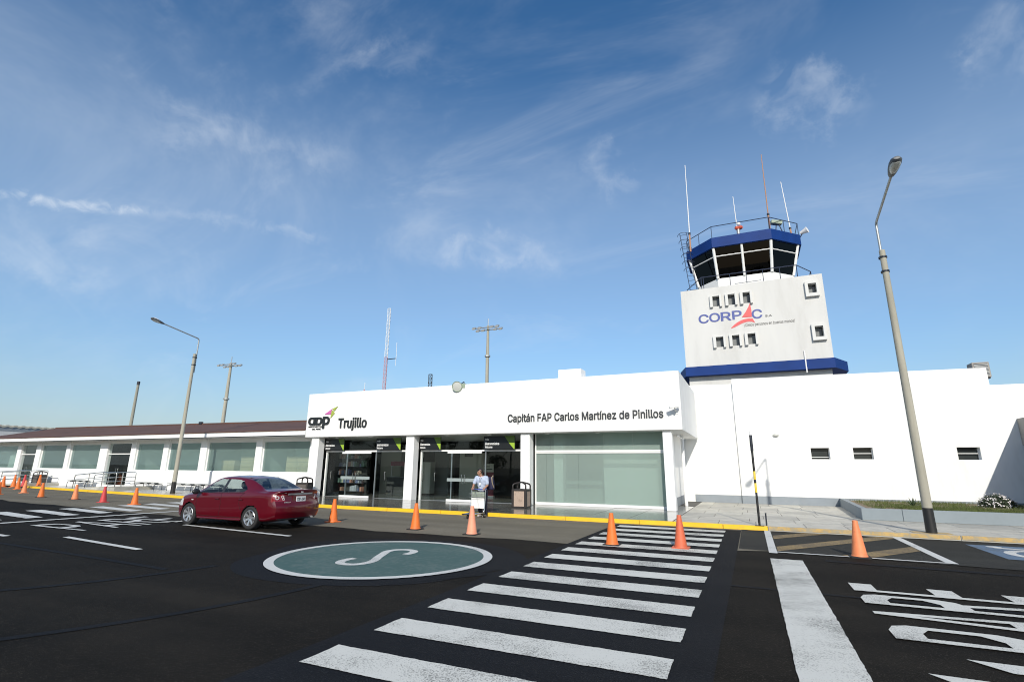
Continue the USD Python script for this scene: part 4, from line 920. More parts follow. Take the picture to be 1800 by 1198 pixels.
def apron_mast(lab, x, y, z0, z1, joint, r):
    t = Thing('floodlight_mast', lab, 'floodlight mast', (x, y, 0), group='apron floodlight masts behind the terminal')
    t.part('pole', tube((x, y, 0), (x, y, joint), r * 1.25, r, 12), 'concrete_pole', True); t.part('upper_pole', tube((x, y, joint), (x, y, z1), r, r * .7, 12), 'concrete_pole', True); t.part('collar', tube((x, y, joint - .1), (x, y, joint + .1), r * 1.7, n=12), 'galv')
    t.part('spike', tube((x, y, z1), (x, y, z1 + .9), .05), 'galv')
    for k, (dy, dz) in enumerate(((-.5, 0), (.5, -.55))):
        z = z1 - .35 + dz + (.0 if k == 0 else .5); t.part('crossarm', tube((x - 1.7, y + dy, z), (x + 1.7, y + dy, z), .07), 'galv')
        for dx in (-1.6, -.85, .85, 1.6):
            l = t.part('lamp', aligned(box(-.24, .24, -.11, .11, -.2, .2, .04), (0, -.75, -.55), (x + dx, y + dy - .2, z - .05)), 'galv'); t.part('glass', aligned(box(-.2, .2, -.08, .08, .201, .206), (0, -.75, -.55), (x + dx, y + dy - .2, z - .05)), 'lamp_lens', parent=l)
apron_mast('pale floodlight mast rising behind the entrance roof', -28.2, 55, 0, 18.9, 15.0, .20)
apron_mast('floodlight mast with four lamps behind the brown roof', -67.6, 50, 0, 16.2, 10.9, .24)
t = Thing('utility_pole', 'bare grey pole with dark cap behind the brown roof', 'pole', (-80.05, 45, 0)); t.part('shaft', tube((-80.05, 45, 0), (-80.05, 45, 12.9), .26, .17, 12), 'pole_timber', True); t.part('cap', tube((-80.05, 45, 12.9), (-80.05, 45, 13.4), .19, n=12), 'dark_metal')
def lattice(name, lab, x, y, z0, z1, w0, w1, step, colours, r=.035, arm=None):
    t = Thing(name, lab, 'radio mast', (x, y, z0))
    ang = [math.radians(a) for a in (90, 210, 330)]; n = int((z1 - z0) / step)
    W = lambda f: (w0 + (w1 - w0) * f)
    C = lambda k, z: np.array((x + W((z - z0) / (z1 - z0)) * math.cos(ang[k]), y + W((z - z0) / (z1 - z0)) * math.sin(ang[k]), z))
    nb = len(colours)
    for b in range(nb):
        za, zb_ = z0 + (z1 - z0) * b / nb, z0 + (z1 - z0) * (b + 1) / nb
        sec = t.part('section', cat([tube(C(k, za), C(k, zb_), r, n=6) for k in range(3)]), colours[b])
        ms = []; m = max(1, int(round((zb_ - za) / step)))
        for i in range(m):
            u, v = za + (zb_ - za) * i / m, za + (zb_ - za) * (i + 1) / m
            for k in range(3): ms.append(tube(C(k, u), C((k + 1) % 3, v), r * .6, n=5)); ms.append(tube(C(k, v), C((k + 1) % 3, v), r * .6, n=5))
        t.part('bracing', cat(ms), colours[b], parent=sec)
    if arm: t.part('side_arm', tube(arm[0], arm[1], .06, n=6), 'dark_metal'); t.part('dipole', tube(np.array(arm[1]) - [0, 0, 1.0], np.array(arm[1]) + [0, 0, 2.2], .03, n=6), 'antenna_white')
lattice('radio_mast', 'tall slender red and white lattice mast behind the entrance', -43.6, 55, 0, 23.0, .25, .24, .55, ['mast_white', 'mast_red', 'mast_white', 'mast_red', 'mast_white', 'mast_red', 'mast_red', 'mast_white', 'mast_white', 'mast_white'], .034, ((-43.5, 55, 15.8), (-42.0, 55, 15.8)))
lattice('radio_mast', 'short dark lattice mast tip peeking over the entrance roof', -33.0, 50, 0, 12.2, .26, .26, .5, ['galv', 'galv', 'galv', 'galv', 'dark_metal'], .04)
t = Thing('roof_aerial', 'thin aerial stub just left of the tall lattice mast', 'aerial', (-42.7, 50, 0)); t.part('rod', tube((-42.7, 50, 9), (-42.66, 50, 11.8), .03), 'antenna_white'); t.part('mast', tube((-42.7, 50, 0), (-42.7, 50, 10.95), .09), 'mast_red')
t = Thing('hangar', 'pale hangar with corrugated roof edge at far left', 'building', (-90, 45, 0))
hx = -75.0
t.part('wall', box(-120, hx, 27.0, 60, 0, 5.2), 'hangar_wall'); t.part('shade_band', box(-118, hx + .04, 27.05, 59.9, 5.2, 5.62), 'plinth_grey')
xs = np.linspace(24, 62, 220); prof = [(y, 5.78 + .06 * math.sin(y * 9)) for y in xs]
rp = sg.Polygon(prof + [(y, z - .20) for y, z in reversed(prof)]); rm = trimesh.creation.extrude_polygon(rp, 50, engine='earcut'); v = rm.vertices.copy(); rm.vertices = np.c_[hx + .12 - v[:, 2], v[:, 0], v[:, 1] + v[:, 2] * .02]; rm.fix_normals(); t.part('corrugated_roof', rm, 'hangar_roof')

# ================================================================== PLANTER
PF = 21.15
t = Thing('planter', 'long low blue grey planter wall in front of the white block', 'planter', (8, PF, .12))
for a, b in ((3.30, 4.42), (4.43, 9.2), (9.21, 12.0)): t.part('front_wall', box(a, b, PF, PF + .16, .12, .49, .008), 'planter_blue')
t.part('side_wall', trimesh.convex.convex_hull(np.array([(x, y, z) for (x, y) in ((3.30, PF + .162), (3.48, PF + .162), (3.62, RY - .01), (3.80, RY - .01)) for z in (.12, .488)])), 'planter_blue')
t.part('soil', ext_xy(sg.Polygon([(3.50, PF + .165), (12.0, PF + .165), (12.0, RY - .02), (3.81, RY - .02)]), .125, .40), 'soil')
gv, gf = [], []
for _ in range(26000):
    x = nrg.uniform(3.95, 12); y = nrg.uniform(PF + .25, RY - .1) if nrg.random() < .6 else nrg.uniform(PF + .2, PF + 3)
    if x < 4.7 and nrg.random() < .55 and y > 22: continue
    if meshkit.noise(np.array([x * 1.1, y * 1.1, 0])) < .28: continue
    h = nrg.uniform(.05, .13); a = nrg.uniform(0, 6.28); w = .007; dx, dy = math.cos(a) * w, math.sin(a) * w; lx_, ly_ = nrg.normal(0, .03, 2)
    k = len(gv); gv += [(x - dx, y - dy, .395), (x + dx, y + dy, .395), (x + lx_, y + ly_, .40 + h)]; gf.append((k, k + 1, k + 2))
g = Thing('grass', 'short dry green grass growing in the planter', 'grass', kind='stuff', local=True); g.part('blades', trimesh.Trimesh(np.array(gv), gf, process=False), 'grass_blade', kind='stuff')
t = Thing('aloe_plant', 'spiky green aloe plant standing alone in the planter', 'plant', (5.45, 24.3, .4))
r2 = random.Random(3)
for k in range(26):
    a = k * 2.399; L = r2.uniform(.30, .46); el = r2.uniform(.25, 1.35); P = []
    for s in np.linspace(0, 1, 6): 
        rr0 = L * s * math.cos(el); P.append((5.45 + rr0 * math.cos(a), 24.3 + rr0 * math.sin(a), .40 + L * s * math.sin(el) - .10 * s * s * math.cos(el)))
    P = np.array(P); side = np.array((-math.sin(a), math.cos(a), 0)); w = np.array([.022, .028, .026, .02, .012, .001]); upv = np.array([0, 0, .010])
    v = np.vstack([P - side * w[:, None], P + side * w[:, None], P - upv]); f = []
    for i in range(5): f += [(i, i + 1, 6 + i), (6 + i, i + 1, 7 + i), (i, 12 + i, i + 1), (i + 1, 12 + i, 13 + i), (6 + i, 7 + i, 12 + i), (12 + i, 7 + i, 13 + i)]
    t.part('leaf', trimesh.Trimesh(v, f, process=False), 'aloe', True)
t = Thing('flower_bush', 'rounded dark bush covered with small white flowers in the planter', 'bush', (8.45, 26.0, .4))
lv, lf, pv, pf = [], [], [], []
def leafcard(V, F, c, nrm, L, w):
    nrm = nrm / np.linalg.norm(nrm); a = np.cross(nrm, nrg.normal(size=3)); a /= np.linalg.norm(a); b = np.cross(nrm, a); k = len(V)
    V += [c - a * L, c - b * w, c + a * L, c + b * w]; F += [(k, k + 1, k + 2), (k, k + 2, k + 3)]
for _ in range(2600):
    d = nrg.normal(size=3); d[2] = abs(d[2]); d /= np.linalg.norm(d); r = nrg.uniform(.55, 1.0) ** .5 * (1 + .25 * meshkit.noise(d * 2.2 + 5) - .12)
    leafcard(lv, lf, np.array((8.45 + .56 * d[0] * r, 26.0 + .5 * d[1] * r, .40 + .46 * d[2] * r)), d + nrg.normal(0, .5, 3), .035, .016)
for _ in range(330):
    d = nrg.normal(size=3); d[2] = abs(d[2]); d /= np.linalg.norm(d); r = nrg.uniform(.95, 1.06) * (1 + .25 * meshkit.noise(d * 2.2 + 5) - .12)
    if meshkit.noise(d * 4 + 9) < .38: continue
    for q in range(3): leafcard(pv, pf, np.array((8.45 + .57 * d[0] * r, 26.0 + .51 * d[1] * r, .41 + .47 * d[2] * r)) + nrg.normal(0, .008, 3), d + nrg.normal(0, .3, 3), .026, .017)
t.part('leaves', trimesh.Trimesh(np.array(lv), lf, process=False), 'leaf_dark', kind='stuff'); t.part('flowers', trimesh.Trimesh(np.array(pv), pf, process=False), 'petal', kind='stuff')
t.part('stem', cat([tube((8.45, 26, .38), (8.45 + .3 * math.cos(a), 26 + .3 * math.sin(a), .7), .012, .006, 6) for a in (0, 1.3, 2.6, 3.9, 5.2)]), 'pole_timber')
t = Thing('young_shrub', 'thin leggy young shrub right of the white flower bush', 'shrub', (9.1, 25.0, .4))
sv, sf = [], []; stems = []
for k in range(7):
    a = r2.uniform(0, 6.28); tip = np.array((9.1 + .22 * math.cos(a), 24.6 + .22 * math.sin(a), .40 + r2.uniform(.25, .5))); stems.append(tube((9.1, 24.6, .39), tip, .008, .004, 5))
    for q in range(9): leafcard(sv, sf, np.array((9.1, 24.6, .4)) + (tip - (9.1, 24.6, .4)) * r2.uniform(.4, 1.05) + nrg.normal(0, .02, 3), nrg.normal(size=3), .035, .012)
t.part('stem', cat(stems), 'pole_timber'); t.part('leaves', trimesh.Trimesh(np.array(sv), sf, process=False), 'leaf_dark', kind='stuff')

# ================================================================== CONES, BINS, BENCHES, RAILS
def cone(lab, x, y, z, m, base='black_rubber', h=.70, lean=(0, 0), group='traffic cones on the forecourt'):
    t = Thing('traffic_cone', lab, 'traffic cone', (x, y, z), r2.uniform(0, .5) if False else 0, group=group, local=True)
    sh = trimesh.transformations.identity_matrix(); sh[0, 2], sh[1, 2] = lean
    b = ext_xy(sg.box(-.155, -.155, .155, .155).buffer(.03, 4), 0, .028); t.part('base', b, base)
    c = lathe([(.045, h), (.036, h - .004), (.03, h * .9), (.12, .05), (.128, .028), (.150, .028), (.145, .04), (.135, .055), (.052, h * .93), (.05, h - .006), (.045, h)], 28)
    c.apply_transform(sh); t.part('body', c, m, 40)
    k = lathe([(.0555 + .09 * .26, h * .70), (.057 + .09 * .26, h * .70), (.0585 + .09 * .27, h * .685), (.057 + .09 * .27, h * .685)], 24) if False else None
    return t
G2 = 'traffic cones standing along the kerb at left'
CONES = [('pale salmon cone with black base beside the parking box, nearest to the viewer', 1.90, 13.0, 0, 'cone_salmon', 'black_rubber', .71),
 ('weathered brick red cone without black base on the zebra crossing', -1.52, 12.56, 0, 'cone_brick', 'cone_brick', .70),
 ('orange cone with black base on the left edge of the zebra crossing', -3.0, 12.31, 0, 'cone_orange', 'black_rubber', .70),
 ('faded pink cone with black base in front of the luggage trolley', -6.73, 12.45, 0, 'cone_faded', 'black_rubber', .71),
 ('bright orange cone with black base before the middle white column', -8.65, 12.69, 0, 'cone_orange', 'black_rubber', .70),
 ('orange cone just behind the rear bumper of the red car', -12.01, 13.09, 0, 'cone_orange', 'cone_orange', .69),
 ('orange cone standing on the far zebra crossing left of the red car', -24.41, 14.44, 0, 'cone_orange', 'cone_orange', .70),
 ('crimson red cone between two orange ones by the left kerb', -26.97, 14.58, 0, 'cone_red', 'cone_red', .69),
 ('salmon cone with black base just left of the crimson cone', -30.17, 15.04, 0, 'cone_salmon', 'black_rubber', .70),
 ('orange cone in front of the end of the yellow kerb', -33.51, 15.17, 0, 'cone_orange', 'black_rubber', .72),
 ('salmon cone standing at the gap in the kerb', -39.04, 16.8, 0, 'cone_salmon', 'cone_salmon', .72),
 ('orange cone nearest to the left edge on the asphalt', -38.2, 15.3, 0, 'cone_orange', 'cone_orange', .68),
 ('orange cone beside the black litter bin on the far pavement', -47.0, 21.0, .12, 'cone_orange', 'cone_orange', .78),
 ('red cone behind the gap in the kerb', -46.5, 19.9, .12, 'cone_red', 'cone_red', .80),
 ('orange cone on the pavement behind the kerb gap, right of its cluster', -43.6, 18.4, .06, 'cone_orange', 'cone_orange', .74),
 ('orange cone in the middle of the cluster at far left', -45.9, 19.1, .12, 'cone_orange', 'cone_orange', .80),
 ('orange cone left in the cluster behind the kerb', -46.4, 18.75, .12, 'cone_orange', 'cone_orange', .72),
 ('red cone at the very left edge of the photo', -48.9, 19.0, .12, 'cone_red', 'cone_red', .75)]
for i, (lab, x, y, z, m, b, h) in enumerate(CONES): cone(lab, x, y, z, m, b, h, (r2.uniform(-.03, .03), r2.uniform(-.03, .03)) if i > 4 else (0, 0), G2 if i > 5 else 'traffic cones across the road')

def litter_bin(lab, loc, rz, panel):
    t = Thing('litter_bin', lab, 'litter bin', loc, rz, group='square litter bins along the terminal', local=True)
    s = .305
    t.part('foot', box(-s, s, -s, s, .0, .06, .01), 'bin_frame'); t.part('rim', box(-s - .01, s + .01, -s - .01, s + .01, .66, .735, .012), 'bin_frame')
    t.part('liner', box(-s + .05, s - .05, -s + .05, s - .05, .07, .655), 'black_rubber')
    for k in range(4):
        R = trimesh.transformations.rotation_matrix(k * math.pi / 2, [0, 0, 1])
        p = box(-s + .055, s - .055, -s + .004, -s + .035, .065, .655, .004); p.apply_transform(R); t.part('panel', p, panel)
        c = box(-s - .014, -s + .085, -s - .014, -s + .085, .02, .70, .008); c.apply_transform(R); t.part('corner_post', c, 'bin_frame')
        st = pipe(bend([(-s + .03, -s + .03, .70), (-s + .02, -s + .02, .92), (-.04, -.04, 1.0), (0, 0, 1.0)], .10, 6), .034, 8); st.apply_transform(R); t.part('strap', st, 'bin_frame', True)
    t.part('hub', lathe([(0, .975), (.10, .975), (.12, .99), (.09, 1.02), (0, 1.03)], 16), 'bin_frame', 40)
litter_bin('black framed litter bin with tan pebbled panels beside the frosted window', (-8.60, 20.1, .12), .06, 'bin_panel')
litter_bin('dark litter bin against the white pillar behind the red car', (-21.0, 20.6, .12), .35, 'bin_panel_dark')
litter_bin('dark brown litter bin left of the ramp on the far pavement', (-48.4, 21.6, .12), .15, 'bin_panel_dark')
def bench(lab, x0, x1):
    t = Thing('bench', lab, 'bench', ((x0 + x1) / 2, 21.75, .12), group='steel benches under the wing windows')
    y = 21.75; n = 3; w = (x1 - x0) / n
    t.part('beam', box(x0, x1, y - .03, y + .03, .46, .51), 'galv')
    for k in range(n):
        t.part('seat', box(x0 + k * w + .03, x0 + (k + 1) * w - .03, y - .24, y + .22, .545, .575, .01), 'galv'); t.part('bracket', trimesh.convex.convex_hull(np.array([(x0 + (k + .5) * w + dx, y + dy, z) for dx, dy, z in ((-.12, -.1, .545), (.12, -.1, .545), (-.12, .1, .545), (.12, .1, .545), (-.03, 0, .44), (.03, 0, .44))])), 'dark_metal')
    for x in (x0 + .14, x1 - .14): t.part('leg', pipe(bend([(x, y - .25, .12), (x, y - .25, .46), (x, y + .25, .46), (x, y + .25, .12)], .06), .02), 'dark_metal', True)
for lab, a, b in (('steel bench left of the concrete lamp behind the car', -36.7, -34.5), ('steel bench right of the concrete lamp foot', -33.5, -30.95), ('steel bench partly hidden by the bonnet of the red car', -30.8, -28.4), ('steel bench behind the handrails of the ramp', -44.6, -42.1), ('short steel bench left of the far litter bin', -49.8, -48.3)): bench(lab, a, b)
def ramp(lab, x0, x1, y0, y1):
    t = Thing('access_ramp', lab, 'ramp', ((x0 + x1) / 2, y0, .12))
    v = [(x0, y0, .121), (x1, y0, .121), (x1, y0, .30), (x0, y1, .121), (x1, y1, .121), (x1, y1, .30)]
    m = trimesh.convex.convex_hull(np.array(v)); t.part('slope', m, PAVE[1]); t.part('landing', box(x1 + .004, x1 + 1.6, y0, WY - .06, .121, .30), PAVE[2])
    for y in (y0 + .05, y1 - .05):
        P = bend([(x0 - .25, y, .12), (x0 - .2, y, .98), (x1 + .1, y, 1.19), (x1 + 1.5, y, 1.19), (x1 + 1.5, y, .30)], .16, 5)
        r = t.part('handrail', pipe(P, .028), 'steel', True)
        for dz in (.30, .55): t.part('lower_rail', pipe([(x0 - .2, y, .98 - dz), (x1 + .1, y, 1.19 - dz), (x1 + 1.48, y, 1.19 - dz)], .019), 'steel', True, parent=r)
        t.part('rail_post', tube((x1 + .1, y, .3), (x1 + .1, y, 1.19), .026), 'steel', parent=r); t.part('rail_post', tube(((x0 + x1) / 2, y, .2), ((x0 + x1) / 2, y, 1.08), .02), 'steel', parent=r)
ramp('pale access ramp with steel handrails to the wing door', -40.4, -37.6, 19.95, 21.2)
ramp('access ramp with steel handrails at the left edge of the photo', -53.4, -48.6, 20.35, 21.5)

# ================================================================== CAR
def build_car():
    """A saloon facing +x in its own frame, axle midpoint at the origin."""
    XR, XF, HW = -2.31, 2.23, 1.30
    def cur(pts): p = np.array(pts); return PchipInterpolator(p[:, 0], p[:, 1])
    ztop = cur([(-2.31, 1.035), (-2.22, 1.075), (-2.0, 1.06), (-1.72, 1.065), (-1.58, 1.085), (-1.2, 1.255), (-.82, 1.40), (-.5, 1.445), (-.1, 1.462), (.25, 1.445), (.45, 1.40), (.8, 1.20), (1.12, 1.01), (1.25, .965), (1.7, .90), (2.0, .80), (2.15, .70), (2.23, .62)])
    zbelt = cur([(-2.31, .93), (-2.1, .965), (-1.6, .985), (-1.0, .975), (0, .945), (.9, .915), (1.3, .88), (1.8, .78), (2.1, .65), (2.23, .55)])
    wmax = cur([(-2.31, .78), (-2.15, .83), (-1.8, .868), (-1.3, .885), (0, .88), (1.2, .885), (1.6, .87), (1.95, .83), (2.12, .76), (2.23, .66)])
    wroof = cur([(-2.31, .66), (-1.9, .70), (-1.62, .66), (-1.3, .60), (-.8, .575), (0, .59), (.4, .60), (.9, .66), (1.2, .70), (1.7, .66), (2.23, .5)])
    fbelt = cur([(-2.31, .955), (-1.6, .965), (-1.2, .962), (1.0, .962), (1.3, .96), (2.23, .95)])
    zbot = cur([(-2.31, .27), (-2.15, .25), (-1.8, .21), (-1.2, .19), (1.2, .19), (1.8, .2), (2.1, .22), (2.23, .27)])
    xs = np.r_[np.linspace(XR, -2.0, 34), np.linspace(-2.0, 1.95, 262)[1:], np.linspace(1.95, XF, 30)[1:]]
    M = 96; U = np.linspace(0, 9, M); rows = []
    for x in xs:
        w, zb, zt, zl = float(wmax(x)), float(zbot(x)), float(ztop(x)), float(zbelt(x)); zl = min(zl, zt - .02); wr = min(float(wroof(x)), w * .93); wb = w * float(fbelt(x))
        zr = zl + (zt - zl) * .90; zm = min(.60, zl - .08)
        sh = .02
        K = [(0, zb), (w * .72, zb), (w * .95, zb + .06), (w * .995, zm - .12), (w * .99, zl - .10), (wb, zl), (wb - (wb - wr) * .42, zl + (zr - zl) * .52), (wr, zr), (wr * .62, zt - .012 * (zt - zl) / .5 - .004), (0, zt)]
        K = np.array(K); y = PchipInterpolator(range(10), K[:, 0])(U); z = PchipInterpolator(range(10), K[:, 1])(U)
        rows.append(np.c_[np.full(M, x), y, z])
    G = np.array(rows)                                              # half (y >= 0)
    xr = cur([(.2, -2.20), (.36, -2.27), (.5, -2.31), (.64, -2.31), (.70, -2.275), (.80, -2.235), (.95, -2.215), (1.04, -2.27), (1.09, -2.27)])
    xf = cur([(.15, 2.10), (.3, 2.21), (.5, 2.23), (.62, 2.20), (.72, 2.12), (.9, 2.0), (1.2, 1.9)])
    def warp(P):
        P = P.copy(); x, y, z = P[..., 0], P[..., 1], P[..., 2]; ay = np.abs(y) / .88
        wR = np.clip(1 - (x - XR) / .55, 0, 1) ** 1.4; wF = np.clip(1 - (XF - x) / .6, 0, 1) ** 1.3
        P[..., 0] = x + wR * (xr(np.clip(z, .2, 1.09)) - XR + .20 * ay ** 3.2) + wF * (xf(np.clip(z, .15, 1.2)) - XF - .34 * ay ** 2.6); return P
    G0 = G.copy(); G = warp(G)
    N = len(xs); bins = {}
    def put(name, tri_v): bins.setdefault(name, []).append(tri_v)
    # classify the quads by where they sit
    front = sg.Polygon([(1.00, .955), (.02, .985), (.02, 1.355), (.30, 1.352), (.60, 1.215)])
    rear = sg.Polygon([(-.09, .985), (-.93, 1.015), (-1.00, 1.09), (-.64, 1.315), (-.40, 1.352), (-.09, 1.357)])
    pillar = sg.Polygon([(.02, .985), (-.09, .985), (-.09, 1.357), (.02, 1.355)])
    import shapely
    quads_v, quads_u, quads_i = [], [], []
    for i in range(N - 1):
        for k in range(M - 1): quads_i.append((i, k))
    Q = np.array(quads_i); A = G[Q[:, 0], Q[:, 1]]; B = G[Q[:, 0] + 1, Q[:, 1]]; C = G[Q[:, 0] + 1, Q[:, 1] + 1]; D = G[Q[:, 0], Q[:, 1] + 1]
    cen = (A + B + C + D) / 4; u = (U[Q[:, 1]] + U[Q[:, 1] + 1]) / 2
    side = (u > 5.03) & (u < 7.15); pts = shapely.points(cen[:, [0, 2]])
    inF, inR, inP = (shapely.contains(p, pts) for p in (front, rear, pillar))
    name = np.full(len(Q), 'body', object)
    name[side & inF] = 'front_door_window'; name[side & inR] = 'rear_door_window'; name[side & inP] = 'pillar'
    X0 = (G0[Q[:, 0], Q[:, 1], 0] + G0[Q[:, 0] + 1, Q[:, 1], 0]) / 2
    name[(u > 7.12) & (X0 > .44) & (X0 < 1.10)] = 'windscreen'
    name[(u > 7.06) & (X0 > -1.555) & (X0 < -.86)] = 'rear_window'
    lampz = (cen[:, 2] > .775) & (cen[:, 2] < .975)
    name[(u < 5.0) & lampz & (cen[:, 0] < -2.0)] = 'tail_lamp'
    name[(u < 6.0) & (cen[:, 2] > .56) & (cen[:, 2] < .76) & (cen[:, 0] > 1.62) & (cen[:, 1] > .45)] = 'headlamp'
    dw = np.minimum(np.hypot(cen[:, 0] - HW, cen[:, 2] - .315), np.hypot(cen[:, 0] + HW, cen[:, 2] - .315))
    hole = (dw < .352) & (cen[:, 1] > .48)
    lip = (dw < .372) & (dw >= .352) & (cen[:, 1] > .6)
    keep = ~hole
    out = {}; SPLIT = ('front_door_window', 'rear_door_window', 'pillar', 'tail_lamp', 'headlamp')
    def add(nm, a, b, c, d, s):
        v = np.concatenate([a, b, c, d]) * [1, s, 1]; n = len(a); i = np.arange(n); f = np.concatenate([np.c_[i, i + n, i + 2 * n], np.c_[i, i + 2 * n, i + 3 * n]])
        if s > 0: f = f[:, ::-1]
        m = trimesh.Trimesh(v, f, process=False); m.merge_vertices(digits_vertex=5); out.setdefault((nm, s) if nm in SPLIT else nm, []).append(m)
    for s in (1, -1):
        for nm in set(name):
            k = keep & (name == nm)
            if k.any(): add(nm, A[k], B[k], C[k], D[k], s)
    # end caps: from the end section straight in to the middle plane
    T = np.linspace(1, 0, 60)
    for s in (1, -1):
        for end in (0, N - 1):
            R = G0[end]; cap = np.array([np.c_[R[:, 0], R[:, 1] * t_, R[:, 2]] for t_ in T]); cap = warp(cap)
            a, b, c, d = cap[:-1, :-1].reshape(-1, 3), cap[1:, :-1].reshape(-1, 3), cap[1:, 1:].reshape(-1, 3), cap[:-1, 1:].reshape(-1, 3)
            cc = (a + b + c + d) / 4; nm = np.full(len(a), 'body', object)
            if end == 0:
                w_ = .505 + .03 * np.sin((cc[:, 2] - .775) / .2 * math.pi)
                nm[(cc[:, 2] > .775) & (cc[:, 2] < .975) & (cc[:, 1] > w_)] = 'tail_lamp'
                nm[(cc[:, 2] < .315)] = 'rear_skirt'
            else:
                nm[(cc[:, 2] > .50) & (cc[:, 2] < .60) & (cc[:, 1] < .42)] = 'grille'; nm[(cc[:, 2] > .56) & (cc[:, 1] > .46)] = 'headlamp'
            for n_ in set(nm):
                k = nm == n_; q = (a[k], b[k], c[k], d[k])
                add(n_, *(q if end == 0 else (q[0], q[3], q[2], q[1])), s)
    # surface height of the flank, for things stuck on it
    def flank(x, z):
        i = int(np.argmin(np.abs(xs - x))); r = G[i]; kk = (U > 2) & (U < 7.2); o = np.argsort(r[kk][:, 2]); return float(np.interp(z, r[kk][o][:, 2], r[kk][o][:, 1]))
    def rearx(y, z):
        P = np.array([[XR, y, z]]); return float(warp(P)[0, 0])
    def weld(v):
        m = cat(v); m.merge_vertices(digits_vertex=4); return m
    return {k: weld(v) for k, v in out.items()}, flank, rearx

